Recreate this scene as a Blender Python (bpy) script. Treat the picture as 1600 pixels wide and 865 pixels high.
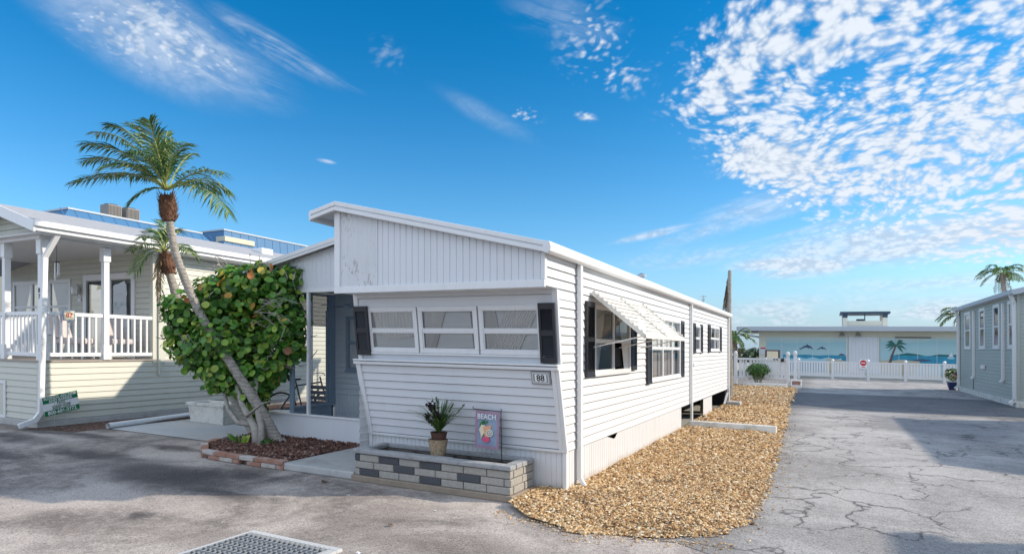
import bpy, math, random
from mathutils import Vector, Matrix, noise as mnoise
random.seed(11)
RAD = math.radians
for o in list(bpy.data.objects): bpy.data.objects.remove(o)
scene = bpy.context.scene
COL = scene.collection

# ------------------------------------------------------------------ camera
YAW = math.atan2(488, 967.0)
FWD = Vector((-math.sin(YAW), math.cos(YAW), 0)); RGT = Vector((math.cos(YAW), math.sin(YAW), 0))
EYE = 1.7
cam_d = bpy.data.cameras.new('camera'); cam = bpy.data.objects.new('camera', cam_d); COL.objects.link(cam)
cam.location = (0, 0, EYE); cam.rotation_euler = (RAD(90), 0, YAW)
cam_d.sensor_width = 36; cam_d.lens = 36 * 967 / 1600.0; cam_d.shift_y = 115.5 / 1600.0
cam_d.clip_start = 0.1; cam_d.clip_end = 3000
scene.camera = cam

# ------------------------------------------------------------------ sun, sky, exposure
SUN_DX, SUN_DY = 1.75, 0.87               # towards the sun, per metre of height
sun_vec = Vector((SUN_DX, SUN_DY, 1)).normalized()
SUN_EL = math.asin(sun_vec.z); SUN_AZ = math.atan2(sun_vec.x, sun_vec.y)
sd = bpy.data.lights.new('sun', 'SUN'); sun = bpy.data.objects.new('sun', sd); COL.objects.link(sun)
sun.rotation_euler = sun_vec.to_track_quat('Z', 'Y').to_euler()
sd.energy = 3.05; sd.angle = RAD(0.9); sd.color = (1.0, 0.87, 0.71)
scene.view_settings.view_transform = 'Standard'; scene.view_settings.look = 'None'
scene.view_settings.exposure = 0.70; scene.view_settings.gamma = 1; scene.view_settings.use_curve_mapping = False

world = bpy.data.worlds.new('World'); scene.world = world; world.use_nodes = True
nt = world.node_tree; nt.nodes.clear()
class N:
    """tiny node helper on a tree"""
    dim = '3D'
    def __init__(s, nt): s.nt = nt
    def new(s, t, **k):
        n = s.nt.nodes.new(t)
        for a, b in k.items(): setattr(n, a, b)
        return n
    def link(s, a, b): s.nt.links.new(a, b)
    def put(s, v, sock):
        if hasattr(v, 'links'): s.link(v, sock)
        else: sock.default_value = v
    def math(s, op, a, b=None, c=None, clamp=False):
        n = s.new('ShaderNodeMath', operation=op); n.use_clamp = clamp
        s.put(a, n.inputs[0])
        if b is not None: s.put(b, n.inputs[1])
        if c is not None: s.put(c, n.inputs[2])
        return n.outputs[0]
    def vmath(s, op, a, b=None):
        n = s.new('ShaderNodeVectorMath', operation=op); s.put(a, n.inputs[0])
        if b is not None: s.put(b, n.inputs[1])
        return n.outputs['Value'] if op in ('DOT_PRODUCT', 'LENGTH', 'DISTANCE') else n.outputs[0]
    def sep(s, v):
        n = s.new('ShaderNodeSeparateXYZ'); s.link(v, n.inputs[0]); return n.outputs
    def comb(s, x, y, z=0.0):
        n = s.new('ShaderNodeCombineXYZ')
        for i, q in enumerate((x, y, z)): s.put(q, n.inputs[i])
        return n.outputs[0]
    def noise(s, v, scale, detail=3, rough=0.5, dist=0.0):
        n = s.new('ShaderNodeTexNoise'); n.noise_dimensions = s.dim; s.put(v, n.inputs['Vector']); n.inputs['Scale'].default_value = scale
        n.inputs['Detail'].default_value = detail; n.inputs['Roughness'].default_value = rough
        n.inputs['Distortion'].default_value = dist
        return n.outputs['Fac']
    def noisec(s, v, scale, detail=2):
        n = s.new('ShaderNodeTexNoise'); s.put(v, n.inputs['Vector']); n.inputs['Scale'].default_value = scale
        n.inputs['Detail'].default_value = detail
        return n.outputs['Color']
    def voro(s, v, scale, feature='F1', out='Distance', rnd=1.0):
        n = s.new('ShaderNodeTexVoronoi', feature=feature); n.voronoi_dimensions = s.dim; s.put(v, n.inputs['Vector'])
        n.inputs['Scale'].default_value = scale; n.inputs['Randomness'].default_value = rnd
        return n.outputs[out]
    def step(s, v, a, b):           # smooth 0..1 between a and b
        n = s.new('ShaderNodeMapRange'); n.interpolation_type = 'SMOOTHSTEP'; s.put(v, n.inputs[0])
        lo, hi = (a, b) if a < b else (b, a)
        n.inputs[1].default_value = lo; n.inputs[2].default_value = hi
        n.inputs[3].default_value = 0 if a < b else 1; n.inputs[4].default_value = 1 if a < b else 0
        return n.outputs[0]
    def mix(s, f, a, b, mode='MIX'):
        n = s.new('ShaderNodeMix', data_type='RGBA', blend_type=mode)
        s.put(f, n.inputs[0])
        for q, i in ((a, 6), (b, 7)):
            if isinstance(q, tuple): n.inputs[i].default_value = (*q[:3], 1)
            else: s.put(q, n.inputs[i])
        return n.outputs[2]
    def ramp(s, f, stops, interp='LINEAR'):
        n = s.new('ShaderNodeValToRGB'); s.put(f, n.inputs[0]); cr = n.color_ramp; cr.interpolation = interp
        while len(cr.elements) < len(stops): cr.elements.new(0.5)
        for e, (p, c) in zip(cr.elements, stops): e.position = p; e.color = (*c, 1)
        return n.outputs[0]

w = N(nt); w.dim = '2D'
sky = w.new('ShaderNodeTexSky', sky_type='NISHITA'); sky.sun_disc = False
sky.sun_elevation = SUN_EL; sky.sun_rotation = SUN_AZ; sky.air_density = 1.0; sky.dust_density = 0.6; sky.ozone_density = 3.0
tc = w.new('ShaderNodeTexCoord'); D = tc.outputs['Generated']
dx, dy, dz = w.sep(D)
lat = w.vmath('DOT_PRODUCT', D, tuple(RGT)); dep = w.vmath('DOT_PRODUCT', D, tuple(FWD))
AZ = w.math('ARCTAN2', lat, dep)                                     # bearing, 0 = up the middle of the court
EL = w.math('ARCSINE', dz)
def px_az(px): return math.atan((px - 800) / 967.0)
def px_el(px, py): return math.atan((548 - py) / 967.0 * math.cos(px_az(px)))
def blob(px, py, rx, ry, rot=0.0, soft=0.5):
    """soft ellipse of sky given by bearing and elevation; size in units of ~1 mrad"""
    a, e = px_az(px), px_el(px, py)
    u = w.math('SUBTRACT', AZ, a); v = w.math('SUBTRACT', EL, e)
    c, s_ = math.cos(rot), math.sin(rot)
    uu = w.math('ADD', w.math('MULTIPLY', u, c / (rx / 967)), w.math('MULTIPLY', v, -s_ / (rx / 967)))
    vv = w.math('ADD', w.math('MULTIPLY', u, s_ / (ry / 967)), w.math('MULTIPLY', v, c / (ry / 967)))
    r = w.math('SQRT', w.math('ADD', w.math('MULTIPLY', uu, uu), w.math('MULTIPLY', vv, vv)))
    return w.step(r, 1.0, 1.0 - soft)
def vmax(l):
    r = l[0]
    for q in l[1:]: r = w.math('MAXIMUM', r, q)
    return r
zz = w.math('ADD', w.math('MAXIMUM', dz, 0.0), 0.34)
P2 = w.comb(w.math('DIVIDE', dx, zz), w.math('DIVIDE', dy, zz), 0.0)   # a flat cloud deck overhead
warp = w.new('ShaderNodeVectorMath', operation='MULTIPLY_ADD')
w.link(w.noisec(P2, 3.0, 3), warp.inputs[0]); warp.inputs[1].default_value = (.16, .16, 0); w.link(P2, warp.inputs[2])
PW = warp.outputs[0]
# puffy altocumulus cells
cell = w.voro(PW, 36.0, 'SMOOTH_F1'); cellb = w.voro(PW, 90.0, 'SMOOTH_F1')
puff = w.math('SUBTRACT', 1.0, w.math('ADD', w.math('MULTIPLY', cell, 0.95), w.math('MULTIPLY', cellb, 0.45)))
puff = w.math('ADD', puff, w.math('MULTIPLY', w.math('SUBTRACT', w.noise(PW, 13, 8, .68), .5), 1.35))
big = w.noise(P2, 2.6, 4, .55)
mR = vmax([blob(1480, 60, 420, 170, 0, .5), blob(1420, 210, 330, 150, .25, .5), blob(1190, 110, 150, 95, -.2, .7), blob(1560, 300, 260, 110, 0, .6)])
mL = vmax([blob(215, 40, 190, 75, .35, .8), blob(330, 90, 95, 38, .35, .9)])
mP = vmax([blob(925, 60, 80, 75, 0, .9), blob(965, 120, 70, 35, .2, .9), w.math('MULTIPLY', blob(605, 85, 40, 30, .4, 1), .3), blob(820, 180, 40, 16, .1, .9), blob(915, 182, 24, 9, .2, .9), blob(1170, 250, 80, 40, .1, .8)])
hole = w.math('MULTIPLY', blob(1320, 120, 55, 28, -.4, .9), .5)
cov = w.math('ADD', w.math('MULTIPLY', mR, w.math('ADD', .76, w.math('MULTIPLY', w.math('SUBTRACT', big, .5), 1.5))),
             w.math('ADD', w.math('MULTIPLY', mL, .55), w.math('MULTIPLY', mP, .42)))
cov = w.math('SUBTRACT', cov, hole)
dens = w.math('MULTIPLY', w.step(w.math('ADD', puff, cov), .66, 1.46), w.step(mR, .0, .4))
c3 = w.voro(PW, 52.0, 'SMOOTH_F1'); c4 = w.voro(PW, 100.0, 'SMOOTH_F1')
puff2 = w.math('SUBTRACT', 1.0, w.math('ADD', w.math('MULTIPLY', c3, .9), w.math('MULTIPLY', c4, .4)))
puff2 = w.math('ADD', puff2, w.math('MULTIPLY', w.math('SUBTRACT', w.noise(PW, 7, 6, .62), .5), 1.3))
d2 = w.math('MULTIPLY', w.step(w.math('ADD', puff2, w.math('ADD', w.math('MULTIPLY', mL, .36), w.math('MULTIPLY', mP, .18))), .55, 1.25), vmax([w.math('MULTIPLY', mL, .85), w.math('MULTIPLY', mP, .95)]))
veil = w.math('MULTIPLY', mL, w.math('MULTIPLY', w.noise(PW, 4, 6, .65), .95))
dens = vmax([dens, d2, veil])
# wispy streaks of cirrus
def streak_noise(ang, sc, stretch):
    c, s_ = math.cos(ang), math.sin(ang)
    u = w.math('ADD', w.math('MULTIPLY', AZ, c), w.math('MULTIPLY', EL, s_)); v = w.math('ADD', w.math('MULTIPLY', AZ, -s_), w.math('MULTIPLY', EL, c))
    return w.noise(w.comb(w.math('MULTIPLY', u, sc / stretch), w.math('MULTIPLY', v, sc), 3.0), 1.0, 6, .62, .6)
sn1 = streak_noise(-.33, 26, 6); sn2 = streak_noise(.16, 22, 5)
wisp1 = vmax([blob(470, 95, 110, 11, .33, 1), blob(430, 75, 120, 22, .38, 1), blob(240, 45, 230, 60, .3, 1), w.math('MULTIPLY', blob(755, 178, 110, 20, .42, 1), .25), blob(510, 252, 18, 4, .1, 1), w.math('MULTIPLY', blob(880, 30, 120, 50, .2, 1), .3)])
wisp2 = vmax([blob(1020, 366, 85, 9, -.19, 1), blob(1180, 325, 110, 28, -.2, .9), blob(1430, 375, 260, 42, -.03, .7), blob(1240, 416, 115, 22, .02, .6),
              blob(1150, 350, 180, 16, -.22, 1), blob(1330, 345, 160, 12, -.15, 1), w.math('MULTIPLY', blob(1080, 400, 200, 22, -.08, 1), .55), w.math('MULTIPLY', blob(1500, 440, 220, 20, 0, 1), .7)])
dw = w.math('MAXIMUM', w.math('MULTIPLY', wisp1, w.step(sn1, .34, .68)), w.math('MULTIPLY', wisp2, w.step(sn2, .28, .62)))
# low cumulus bank near the horizon
hn = w.noise(w.comb(w.math('MULTIPLY', AZ, 7.0), w.math('MULTIPLY', EL, 17.0), 1.0), 1.0, 6, .55)
low = w.math('MULTIPLY', vmax([blob(1280, 490, 170, 34, 0, .8), blob(1480, 500, 190, 40, 0, .8), blob(1120, 505, 120, 20, 0, .9), w.math('MULTIPLY', blob(100, 500, 500, 60, 0, 1), .4)]), w.step(hn, .36, .60))
# sky away from the view: broken cloud, added and brightened to fill the shaded front
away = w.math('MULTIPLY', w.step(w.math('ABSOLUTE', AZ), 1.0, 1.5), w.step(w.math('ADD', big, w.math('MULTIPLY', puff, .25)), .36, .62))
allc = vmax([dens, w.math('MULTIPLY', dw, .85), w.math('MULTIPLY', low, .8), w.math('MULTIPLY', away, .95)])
allc = w.math('MULTIPLY', allc, w.step(dz, 0.0, .03))
shade = w.math('ADD', .35, w.math('MULTIPLY', w.step(puff, .15, .8), .65))
hsv = w.new('ShaderNodeHueSaturation'); w.link(sky.outputs[0], hsv.inputs['Color'])
hsv.inputs['Hue'].default_value = 0.487; hsv.inputs['Saturation'].default_value = 1.12; hsv.inputs['Value'].default_value = 1.0
ccol = w.mix(shade, (1.7, 2.2, 2.9), (3.4, 3.7, 4.1))
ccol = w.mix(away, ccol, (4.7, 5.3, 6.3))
tinted = w.mix(1.0, hsv.outputs[0], w.mix(w.step(dz, .0, .5), (.62, .72, .82), (.03, .50, .74)), 'MULTIPLY')
tinted = w.mix(w.math('MULTIPLY', w.step(dz, .16, -.02), .8), tinted, (1.5, 2.25, 3.0))
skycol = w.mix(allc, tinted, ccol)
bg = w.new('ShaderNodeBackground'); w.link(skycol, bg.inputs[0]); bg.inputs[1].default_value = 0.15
wo = w.new('ShaderNodeOutputWorld'); w.link(bg.outputs[0], wo.inputs[0])

scene.render.engine = 'CYCLES'
scene.cycles.max_bounces = 6; scene.cycles.transparent_max_bounces = 12; scene.cycles.diffuse_bounces = 3; scene.cycles.glossy_bounces = 3
scene.cycles.caustics_reflective = False; scene.cycles.caustics_refractive = False

# ------------------------------------------------------------------ mesh helpers
SLOPE = -0.0177                       # the land falls gently towards +X
def fall(x): return SLOPE * max(-40.0, min(40.0, x))
def Wp(p): return Vector((p[0], p[1], p[2] + fall(p[0])))
def AT(px, py, dist):                 # a point seen on bearing px/py at a real distance, in level coordinates
    d = FWD + RGT * ((px - 800) / 967.0); p = d * dist
    return Vector((p.x, p.y, EYE + (548 - py) / 967.0 * dist - fall(p.x)))
ORIG = {}
class Fr:                             # local frame: u along, v up, n out
    def __init__(s, P, U, V=(0, 0, 1), Nn=None):
        s.P = Vector(P); s.U = Vector(U).normalized(); s.V = Vector(V).normalized()
        s.N = Vector(Nn).normalized() if Nn else s.U.cross(s.V)
    def __call__(s, u, v, n=0.0): return s.P + s.U * u + s.V * v + s.N * n
class MB:
    def __init__(s): s.v = []; s.f = []; s.m = []
    def pts(s, ps):
        i = len(s.v); s.v.extend(Vector(p) for p in ps); return i
    def poly(s, ps, m=0):
        i = s.pts(ps); s.f.append(tuple(range(i, i + len(ps)))); s.m.append(m)
    def hexa(s, c, m=0):              # 8 corners: bottom 4 ccw then top 4
        i = s.pts(c)
        for f in ((3, 2, 1, 0), (4, 5, 6, 7), (0, 1, 5, 4), (1, 2, 6, 5), (2, 3, 7, 6), (3, 0, 4, 7)):
            s.f.append(tuple(i + k for k in f)); s.m.append(m)
    def box(s, x0, x1, y0, y1, z0, z1, m=0):
        s.hexa([(x0, y0, z0), (x1, y0, z0), (x1, y1, z0), (x0, y1, z0), (x0, y0, z1), (x1, y0, z1), (x1, y1, z1), (x0, y1, z1)], m)
    def fbox(s, fr, u0, u1, v0, v1, n0, n1, m=0):
        s.hexa([fr(u0, v0, n1), fr(u1, v0, n1), fr(u1, v0, n0), fr(u0, v0, n0), fr(u0, v1, n1), fr(u1, v1, n1), fr(u1, v1, n0), fr(u0, v1, n0)], m)
    def prism(s, ps, vec, m=0):
        n = len(ps); vec = Vector(vec); i = s.pts(ps); j = s.pts([Vector(p) + vec for p in ps])
        s.f.append(tuple(i + k for k in range(n - 1, -1, -1))); s.m.append(m)
        s.f.append(tuple(j + k for k in range(n))); s.m.append(m)
        for k in range(n):
            l = (k + 1) % n; s.f.append((i + k, i + l, j + l, j + k)); s.m.append(m)
    def bar(s, p, q, wd, th=None, up=(0, 0, 1), m=0):
        p, q = Vector(p), Vector(q); th = th or wd; d = (q - p).normalized(); up = Vector(up)
        if abs(d.dot(up)) > .95: up = Vector((0, 1, 0))
        a = d.cross(up).normalized() * wd / 2; b = a.cross(d).normalized() * th / 2
        s.hexa([p - a - b, p + a - b, q + a - b, q - a - b, p - a + b, p + a + b, q + a + b, q - a + b], m)
    def tube(s, ps, rs, n=8, m=0, cap=True):
        ps = [Vector(p) for p in ps]
        if not hasattr(rs, '__len__'): rs = [rs] * len(ps)
        ref = Vector((.13, .31, .94)); rings = []
        for k, p in enumerate(ps):
            d = (ps[min(k + 1, len(ps) - 1)] - ps[max(k - 1, 0)]).normalized()
            a = d.cross(ref)
            if a.length < .2: a = d.cross(Vector((1, 0, 0)))
            a.normalize(); b = d.cross(a)
            rings.append(s.pts([p + (a * math.cos(t) + b * math.sin(t)) * rs[k] for t in [2 * math.pi * i / n for i in range(n)]]))
        for r0, r1 in zip(rings, rings[1:]):
            for i in range(n):
                j = (i + 1) % n; s.f.append((r0 + i, r0 + j, r1 + j, r1 + i)); s.m.append(m)
        if cap:
            s.f.append(tuple(rings[0] + i for i in range(n - 1, -1, -1))); s.m.append(m)
            s.f.append(tuple(rings[-1] + i for i in range(n))); s.m.append(m)
    def lathe(s, c, prof, n=16, m=0, cap=True):
        rings = [s.pts([(c[0] + r * math.cos(2 * math.pi * i / n), c[1] + r * math.sin(2 * math.pi * i / n), c[2] + z) for i in range(n)]) for r, z in prof]
        for r0, r1 in zip(rings, rings[1:]):
            for i in range(n):
                j = (i + 1) % n; s.f.append((r0 + i, r0 + j, r1 + j, r1 + i)); s.m.append(m)
        if cap:
            s.f.append(tuple(rings[0] + i for i in range(n - 1, -1, -1))); s.m.append(m)
            s.f.append(tuple(rings[-1] + i for i in range(n))); s.m.append(m)
    def disc(s, c, nrm, r, n=12, m=0, squash=1.0):
        nrm = Vector(nrm).normalized(); a = nrm.orthogonal().normalized(); b = nrm.cross(a)
        s.poly([Vector(c) + a * math.cos(t) * r + b * math.sin(t) * r * squash for t in [2 * math.pi * i / n for i in range(n)]], m)
    def build(s, name, mats, parent=None, bevel=0, smooth=False, loc=None, label=None, cat=None, group=None, kind=None):
        if not isinstance(mats, (list, tuple)): mats = [mats]
        vs = [Wp(p) for p in s.v]
        if parent is not None: org = ORIG[parent.name]
        elif loc is not None: org = Wp(loc)
        else:
            org = Vector(((min(p.x for p in vs) + max(p.x for p in vs)) / 2, (min(p.y for p in vs) + max(p.y for p in vs)) / 2, min(p.z for p in vs)))
        me = bpy.data.meshes.new(name)
        me.from_pydata([p - org for p in vs], [], s.f)
        for mt in mats: me.materials.append(mt)
        me.polygons.foreach_set('material_index', s.m)
        if smooth: me.polygons.foreach_set('use_smooth', [True] * len(s.f))
        me.update()
        o = bpy.data.objects.new(name, me); COL.objects.link(o)
        if parent is not None: o.parent = parent
        else: o.location = org
        ORIG[o.name] = org
        if bevel:
            b = o.modifiers.new('bevel', 'BEVEL'); b.width = bevel; b.segments = 2; b.limit_method = 'ANGLE'; b.angle_limit = RAD(40)
        tag(o, label, cat, group, kind)
        return o
def tag(o, label=None, cat=None, group=None, kind=None):
    for k, val in (('label', label), ('category', cat), ('group', group), ('kind', kind)):
        if val: o[k] = val
def thing(name, label, cat, loc, group=None):
    o = bpy.data.objects.new(name, None); COL.objects.link(o); o.empty_display_size = .2
    o.location = Wp(loc); ORIG[o.name] = Wp(loc); tag(o, label, cat, group); return o
def text_part(name, body, fr, u, v, n, size, mt, parent, squash=1.0, thick=.002, align='CENTER', label=None, spacing=1.0):
    cu = bpy.data.curves.new('t', 'FONT'); cu.body = body; cu.size = size; cu.align_x = align; cu.align_y = 'CENTER'; cu.extrude = thick; cu.space_character = spacing; cu.offset = size * .012
    to = bpy.data.objects.new('t', cu); COL.objects.link(to); bpy.context.view_layer.update()
    dg = bpy.context.evaluated_depsgraph_get(); me = bpy.data.meshes.new_from_object(to.evaluated_get(dg))
    mb = MB()
    mb.v = [fr(u + q.co.x * squash, v + q.co.y, n + q.co.z) for q in me.vertices]
    mb.f = [tuple(p.vertices) for p in me.polygons]; mb.m = [0] * len(mb.f)
    bpy.data.objects.remove(to); bpy.data.curves.remove(cu); bpy.data.meshes.remove(me)
    return mb.build(name, mt, parent, label=label)

def siding(mb, fr, v0, v1, xl, xr, pitch=.1, amp=.012, holes=(), m=0, gap=.011):
    """lapped horizontal boards between xl(v) and xr(v), leaving the holes (u0,u1,v0,v1) open"""
    L = xl if callable(xl) else (lambda v: xl); R = xr if callable(xr) else (lambda v: xr)
    k = 0
    while v0 + k * pitch < v1 - 1e-4:
        a = v0 + k * pitch; b = min(v0 + (k + 1) * pitch, v1); k += 1
        cuts = sorted({a, b} | {h for q in holes for h in q[2:4] if a < h < b})
        off = lambda v: amp * (1 - (v - a) / pitch)
        for c0, c1 in zip(cuts, cuts[1:]):
            mid = (c0 + c1) / 2; segs = [(None, None)]
            hs = sorted((q[0], q[1]) for q in holes if q[2] < mid < q[3])
            edges = [None]
            for h0, h1 in hs: edges += [h0, h1]
            edges.append(None)
            for e in range(0, len(edges), 2):
                l0, l1 = (L(c0), L(c1)) if edges[e] is None else (edges[e], edges[e])
                r0, r1 = (R(c0), R(c1)) if edges[e + 1] is None else (edges[e + 1], edges[e + 1])
                if r0 - l0 < .002 and r1 - l1 < .002: continue
                g = c0 + gap if c0 == a and c1 - c0 > 2 * gap else c0
                mb.poly([fr(l0, g, off(c0)), fr(max(r0, l0), g, off(c0)), fr(max(r1, l1), c1, off(c1)), fr(l1, c1, off(c1))], m)
                if c0 == a:
                    mb.poly([fr(l0, g, -.012), fr(max(r0, l0), g, -.012), fr(max(r0, l0), g, amp), fr(l0, g, amp)], m)
                    mb.poly([fr(l0, c0, -.012), fr(max(r0, l0), c0, -.012), fr(max(r0, l0), g, -.012), fr(l0, g, -.012)], m)
def ribs(mb, fr, u0, u1, vb, vt, pitch=.087, gw=.014, gd=.007, m=0):
    """flat panels with narrow upright grooves"""
    B = vb if callable(vb) else (lambda u: vb); T = vt if callable(vt) else (lambda u: vt)
    u = u0
    while u < u1 - 1e-4:
        e = min(u + pitch, u1); g = min(u + pitch - gw, u1)
        for (a, b, na, nb) in ((u, g, 0, 0), (g, (g + e) / 2, 0, -gd), ((g + e) / 2, e, -gd, 0)):
            if b - a > 1e-5: mb.poly([fr(a, B(a), na), fr(b, B(b), nb), fr(b, T(b), nb), fr(a, T(a), na)], m)
        u = e

# ------------------------------------------------------------------ materials
def mat(name, col, rough=.6, metal=0.0, var=.12, vscale=3.0, bump=0.0, bscale=40.0, spec=.5, dirt=None, streak=False, island=None, transl=0.0, wear=None, splash=0, rings=0):
    """procedural surface: base colour varied by noise, optional dirt (colour, amount, scale), small relief"""
    mt = bpy.data.materials.new(name); mt.use_nodes = True; t = mt.node_tree; b = t.nodes['Principled BSDF']; h = N(t)
    pos = h.new('ShaderNodeNewGeometry')
    P = pos.outputs['Position']
    if island:
        c = h.ramp(pos.outputs['Random Per Island'], island)
    else:
        dk = tuple(max(0, x * (1 - var)) for x in col); lt = tuple(min(1, x * (1 + var)) for x in col)
        c = h.mix(h.noise(P, vscale, 4, .6), dk, lt)
    if dirt:
        dc, amt, sc = dirt
        src = P
        if streak:
            x, y, z = h.sep(P); src = h.comb(h.math('MULTIPLY', x, 4.0), h.math('MULTIPLY', y, 4.0), h.math('MULTIPLY', z, .5))
        f = h.step(h.noise(src, sc, 5, .65), .45, .8)
        c = h.mix(h.math('MULTIPLY', f, amt), c, dc)
    if rings:
        z_ = h.math('ADD', h.sep(P)[2], h.math('MULTIPLY', h.noise(P, 2.5, 3), .25)); f = h.math('MULTIPLY', h.step(h.math('SINE', h.math('MULTIPLY', z_, rings)), .45, .95), .42)
        c = h.mix(f, c, (.09, .08, .065))
    if splash:
        z0_ = h.math('ADD', h.sep(P)[2], h.math('MULTIPLY', h.sep(P)[0], -SLOPE)); f = h.math('MULTIPLY', h.step(h.math('ADD', z0_, h.math('MULTIPLY', h.noise(P, 4, 5, .7), .22)), .27, .10), splash)
        c = h.mix(f, c, (.34, .24, .15))
    if wear:
        wc, lo, hi, sc = wear; wx, wy, wz = h.sep(P)
        f = h.step(h.math('MULTIPLY', h.noise(h.comb(wx, wy, h.math('MULTIPLY', wz, .35)), sc, 6, .7), h.math('ADD', .55, h.math('MULTIPLY', h.noise(P, 2.2, 2), .9))), lo, hi)
        c = h.mix(f, c, wc)
    h.put(c, b.inputs['Base Color'])
    b.inputs['Roughness'].default_value = rough; b.inputs['Metallic'].default_value = metal; b.inputs['Specular IOR Level'].default_value = spec
    if bump:
        bn = h.new('ShaderNodeBump'); bn.inputs['Strength'].default_value = min(1, bump); bn.inputs['Distance'].default_value = .01
        h.put(h.noise(P, bscale, 4, .65), bn.inputs['Height']); h.link(bn.outputs[0], b.inputs['Normal'])
    if transl:
        tr = h.new('ShaderNodeBsdfTranslucent'); h.put(c, tr.inputs[0]); mx = h.new('ShaderNodeMixShader'); mx.inputs[0].default_value = transl
        out = t.nodes['Material Output']; h.link(b.outputs[0], mx.inputs[1]); h.link(tr.outputs[0], mx.inputs[2]); h.link(mx.outputs[0], out.inputs[0])
    return mt
def glassy(name, tint=(.97, .98, .98), base=.02):
    mt = bpy.data.materials.new(name); mt.use_nodes = True; t = mt.node_tree; t.nodes.clear(); h = N(t)
    fr = h.new('ShaderNodeFresnel'); fr.inputs[0].default_value = 1.5
    gl = h.new('ShaderNodeBsdfGlossy'); gl.inputs[1].default_value = .02; tr = h.new('ShaderNodeBsdfTransparent'); tr.inputs[0].default_value = (*tint, 1)
    pos = h.new('ShaderNodeNewGeometry'); bn = h.new('ShaderNodeBump'); bn.inputs['Strength'].default_value = .25; bn.inputs['Distance'].default_value = .01
    h.put(h.noise(pos.outputs['Position'], 1.6, 2), bn.inputs['Height']); h.link(bn.outputs[0], gl.inputs['Normal'])
    mx = h.new('ShaderNodeMixShader'); h.link(h.math('ADD', h.math('MULTIPLY', fr.outputs[0], 1.0), base, clamp=True), mx.inputs[0])
    h.link(tr.outputs[0], mx.inputs[1]); h.link(gl.outputs[0], mx.inputs[2]); o = h.new('ShaderNodeOutputMaterial'); h.link(mx.outputs[0], o.inputs[0])
    return mt
def screeny(name, col, alpha):
    mt = bpy.data.materials.new(name); mt.use_nodes = True; t = mt.node_tree; t.nodes.clear(); h = N(t)
    df = h.new('ShaderNodeBsdfDiffuse'); df.inputs[0].default_value = (*col, 1); tr = h.new('ShaderNodeBsdfTransparent')
    mx = h.new('ShaderNodeMixShader'); mx.inputs[0].default_value = alpha; h.link(tr.outputs[0], mx.inputs[1]); h.link(df.outputs[0], mx.inputs[2])
    o = h.new('ShaderNodeOutputMaterial'); h.link(mx.outputs[0], o.inputs[0]); return mt

M = {}
M['vinyl'] = mat('vinyl_white', (.68, .685, .69), .42, var=.035, vscale=1.2, dirt=((.5, .47, .42), .22, 1.6), streak=True, bump=.35, bscale=2.5)
M['vinyl2'] = mat('vinyl_panel', (.66, .68, .71), .4, var=.04, vscale=1.0, dirt=((.5, .5, .48), .2, 1.2), streak=True)
M['trim'] = mat('trim_white', (.72, .73, .74), .38, var=.03, dirt=((.55, .52, .47), .25, 2.5), streak=True)
M['oldpanel'] = mat('weathered_panel', (.62, .64, .66), .5, var=.07, vscale=3, dirt=((.5, .48, .45), .35, 2.0), streak=True, wear=((.38, .36, .34), .60, .68, 34))
M['skirt'] = mat('skirting_vinyl', (.66, .675, .69), .45, var=.04, dirt=((.52, .46, .38), .3, 1.5), streak=True, splash=.75)
M['sage'] = mat('sage_vinyl', (.55, .555, .485), .5, var=.04, vscale=1, dirt=((.42, .42, .36), .25, 1.5), streak=True)
M['greyvinyl'] = mat('grey_green_vinyl', (.37, .415, .385), .5, var=.05, vscale=1, dirt=((.3, .32, .3), .3, 1.5), streak=True)
M['shingle'] = mat('grey_shingle', (.36, .37, .39), .85, var=.2, vscale=9, bump=.6, bscale=60)
M['roofwhite'] = mat('white_roof_metal', (.72, .74, .76), .45, var=.08)
M['shutter'] = mat('black_shutter', (.018, .02, .026), .38, var=.2)
M['glass'] = glassy('window_glass'); M['mirror'] = glassy('dark_glass', (.35, .38, .4), .16)
M['blind'] = mat('blind_white', (.80, .82, .83), .6, var=.05)
M['curtain'] = mat('curtain_cloth', (.86, .86, .85), .9, var=.04, transl=.1)
M['beigeblind'] = mat('tan_shade', (.28, .25, .23), .8, var=.05)
M['dark'] = mat('dark_void', (.012, .013, .015), .9)
M['darkroom'] = mat('room_grey', (.14, .16, .18), .8)
M['screen'] = screeny('insect_screen', (.10, .13, .17), .20)
M['shade'] = screeny('roller_shade', (.10, .12, .15), .82)
M['bluegrey'] = mat('blue_grey_frame', (.22, .30, .38), .45, var=.08)
M['inner'] = mat('inner_siding', (.60, .66, .70), .5, var=.05)
M['alu'] = mat('aluminium', (.75, .76, .77), .35, metal=.3, var=.05)
M['awning'] = mat('awning_paint', (.74, .72, .66), .45, var=.08, dirt=((.4, .34, .26), .5, 9))
M['concrete'] = mat('concrete', (.42, .42, .41), .85, var=.16, vscale=5, bump=.4, bscale=70, dirt=((.16, .15, .13), .55, 3))
M['concrete_pale'] = mat('pale_concrete', (.52, .53, .53), .8, var=.1, vscale=2, bump=.3, bscale=90, dirt=((.3, .29, .27), .5, 1.2))
M['whiteconc'] = mat('painted_concrete', (.66, .66, .62), .7, var=.1, vscale=8, bump=.3, dirt=((.30, .26, .20), .75, 5))
M['footing'] = mat('tan_footing', (.27, .22, .17), .9, var=.3, vscale=12, bump=.6, bscale=60)
M['blk_l'] = mat('pale_block', (.37, .35, .315), .9, var=.45, vscale=60, bump=.9, bscale=90, dirt=((.25, .23, .2), .5, 14))
M['blk_d'] = mat('charcoal_block', (.075, .08, .09), .85, var=.5, vscale=80, bump=.9, bscale=90)
M['cap'] = mat('cap_block', (.34, .35, .36), .9, var=.3, vscale=50, bump=.9, bscale=80, dirt=((.15, .14, .13), .6, 10))
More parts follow.
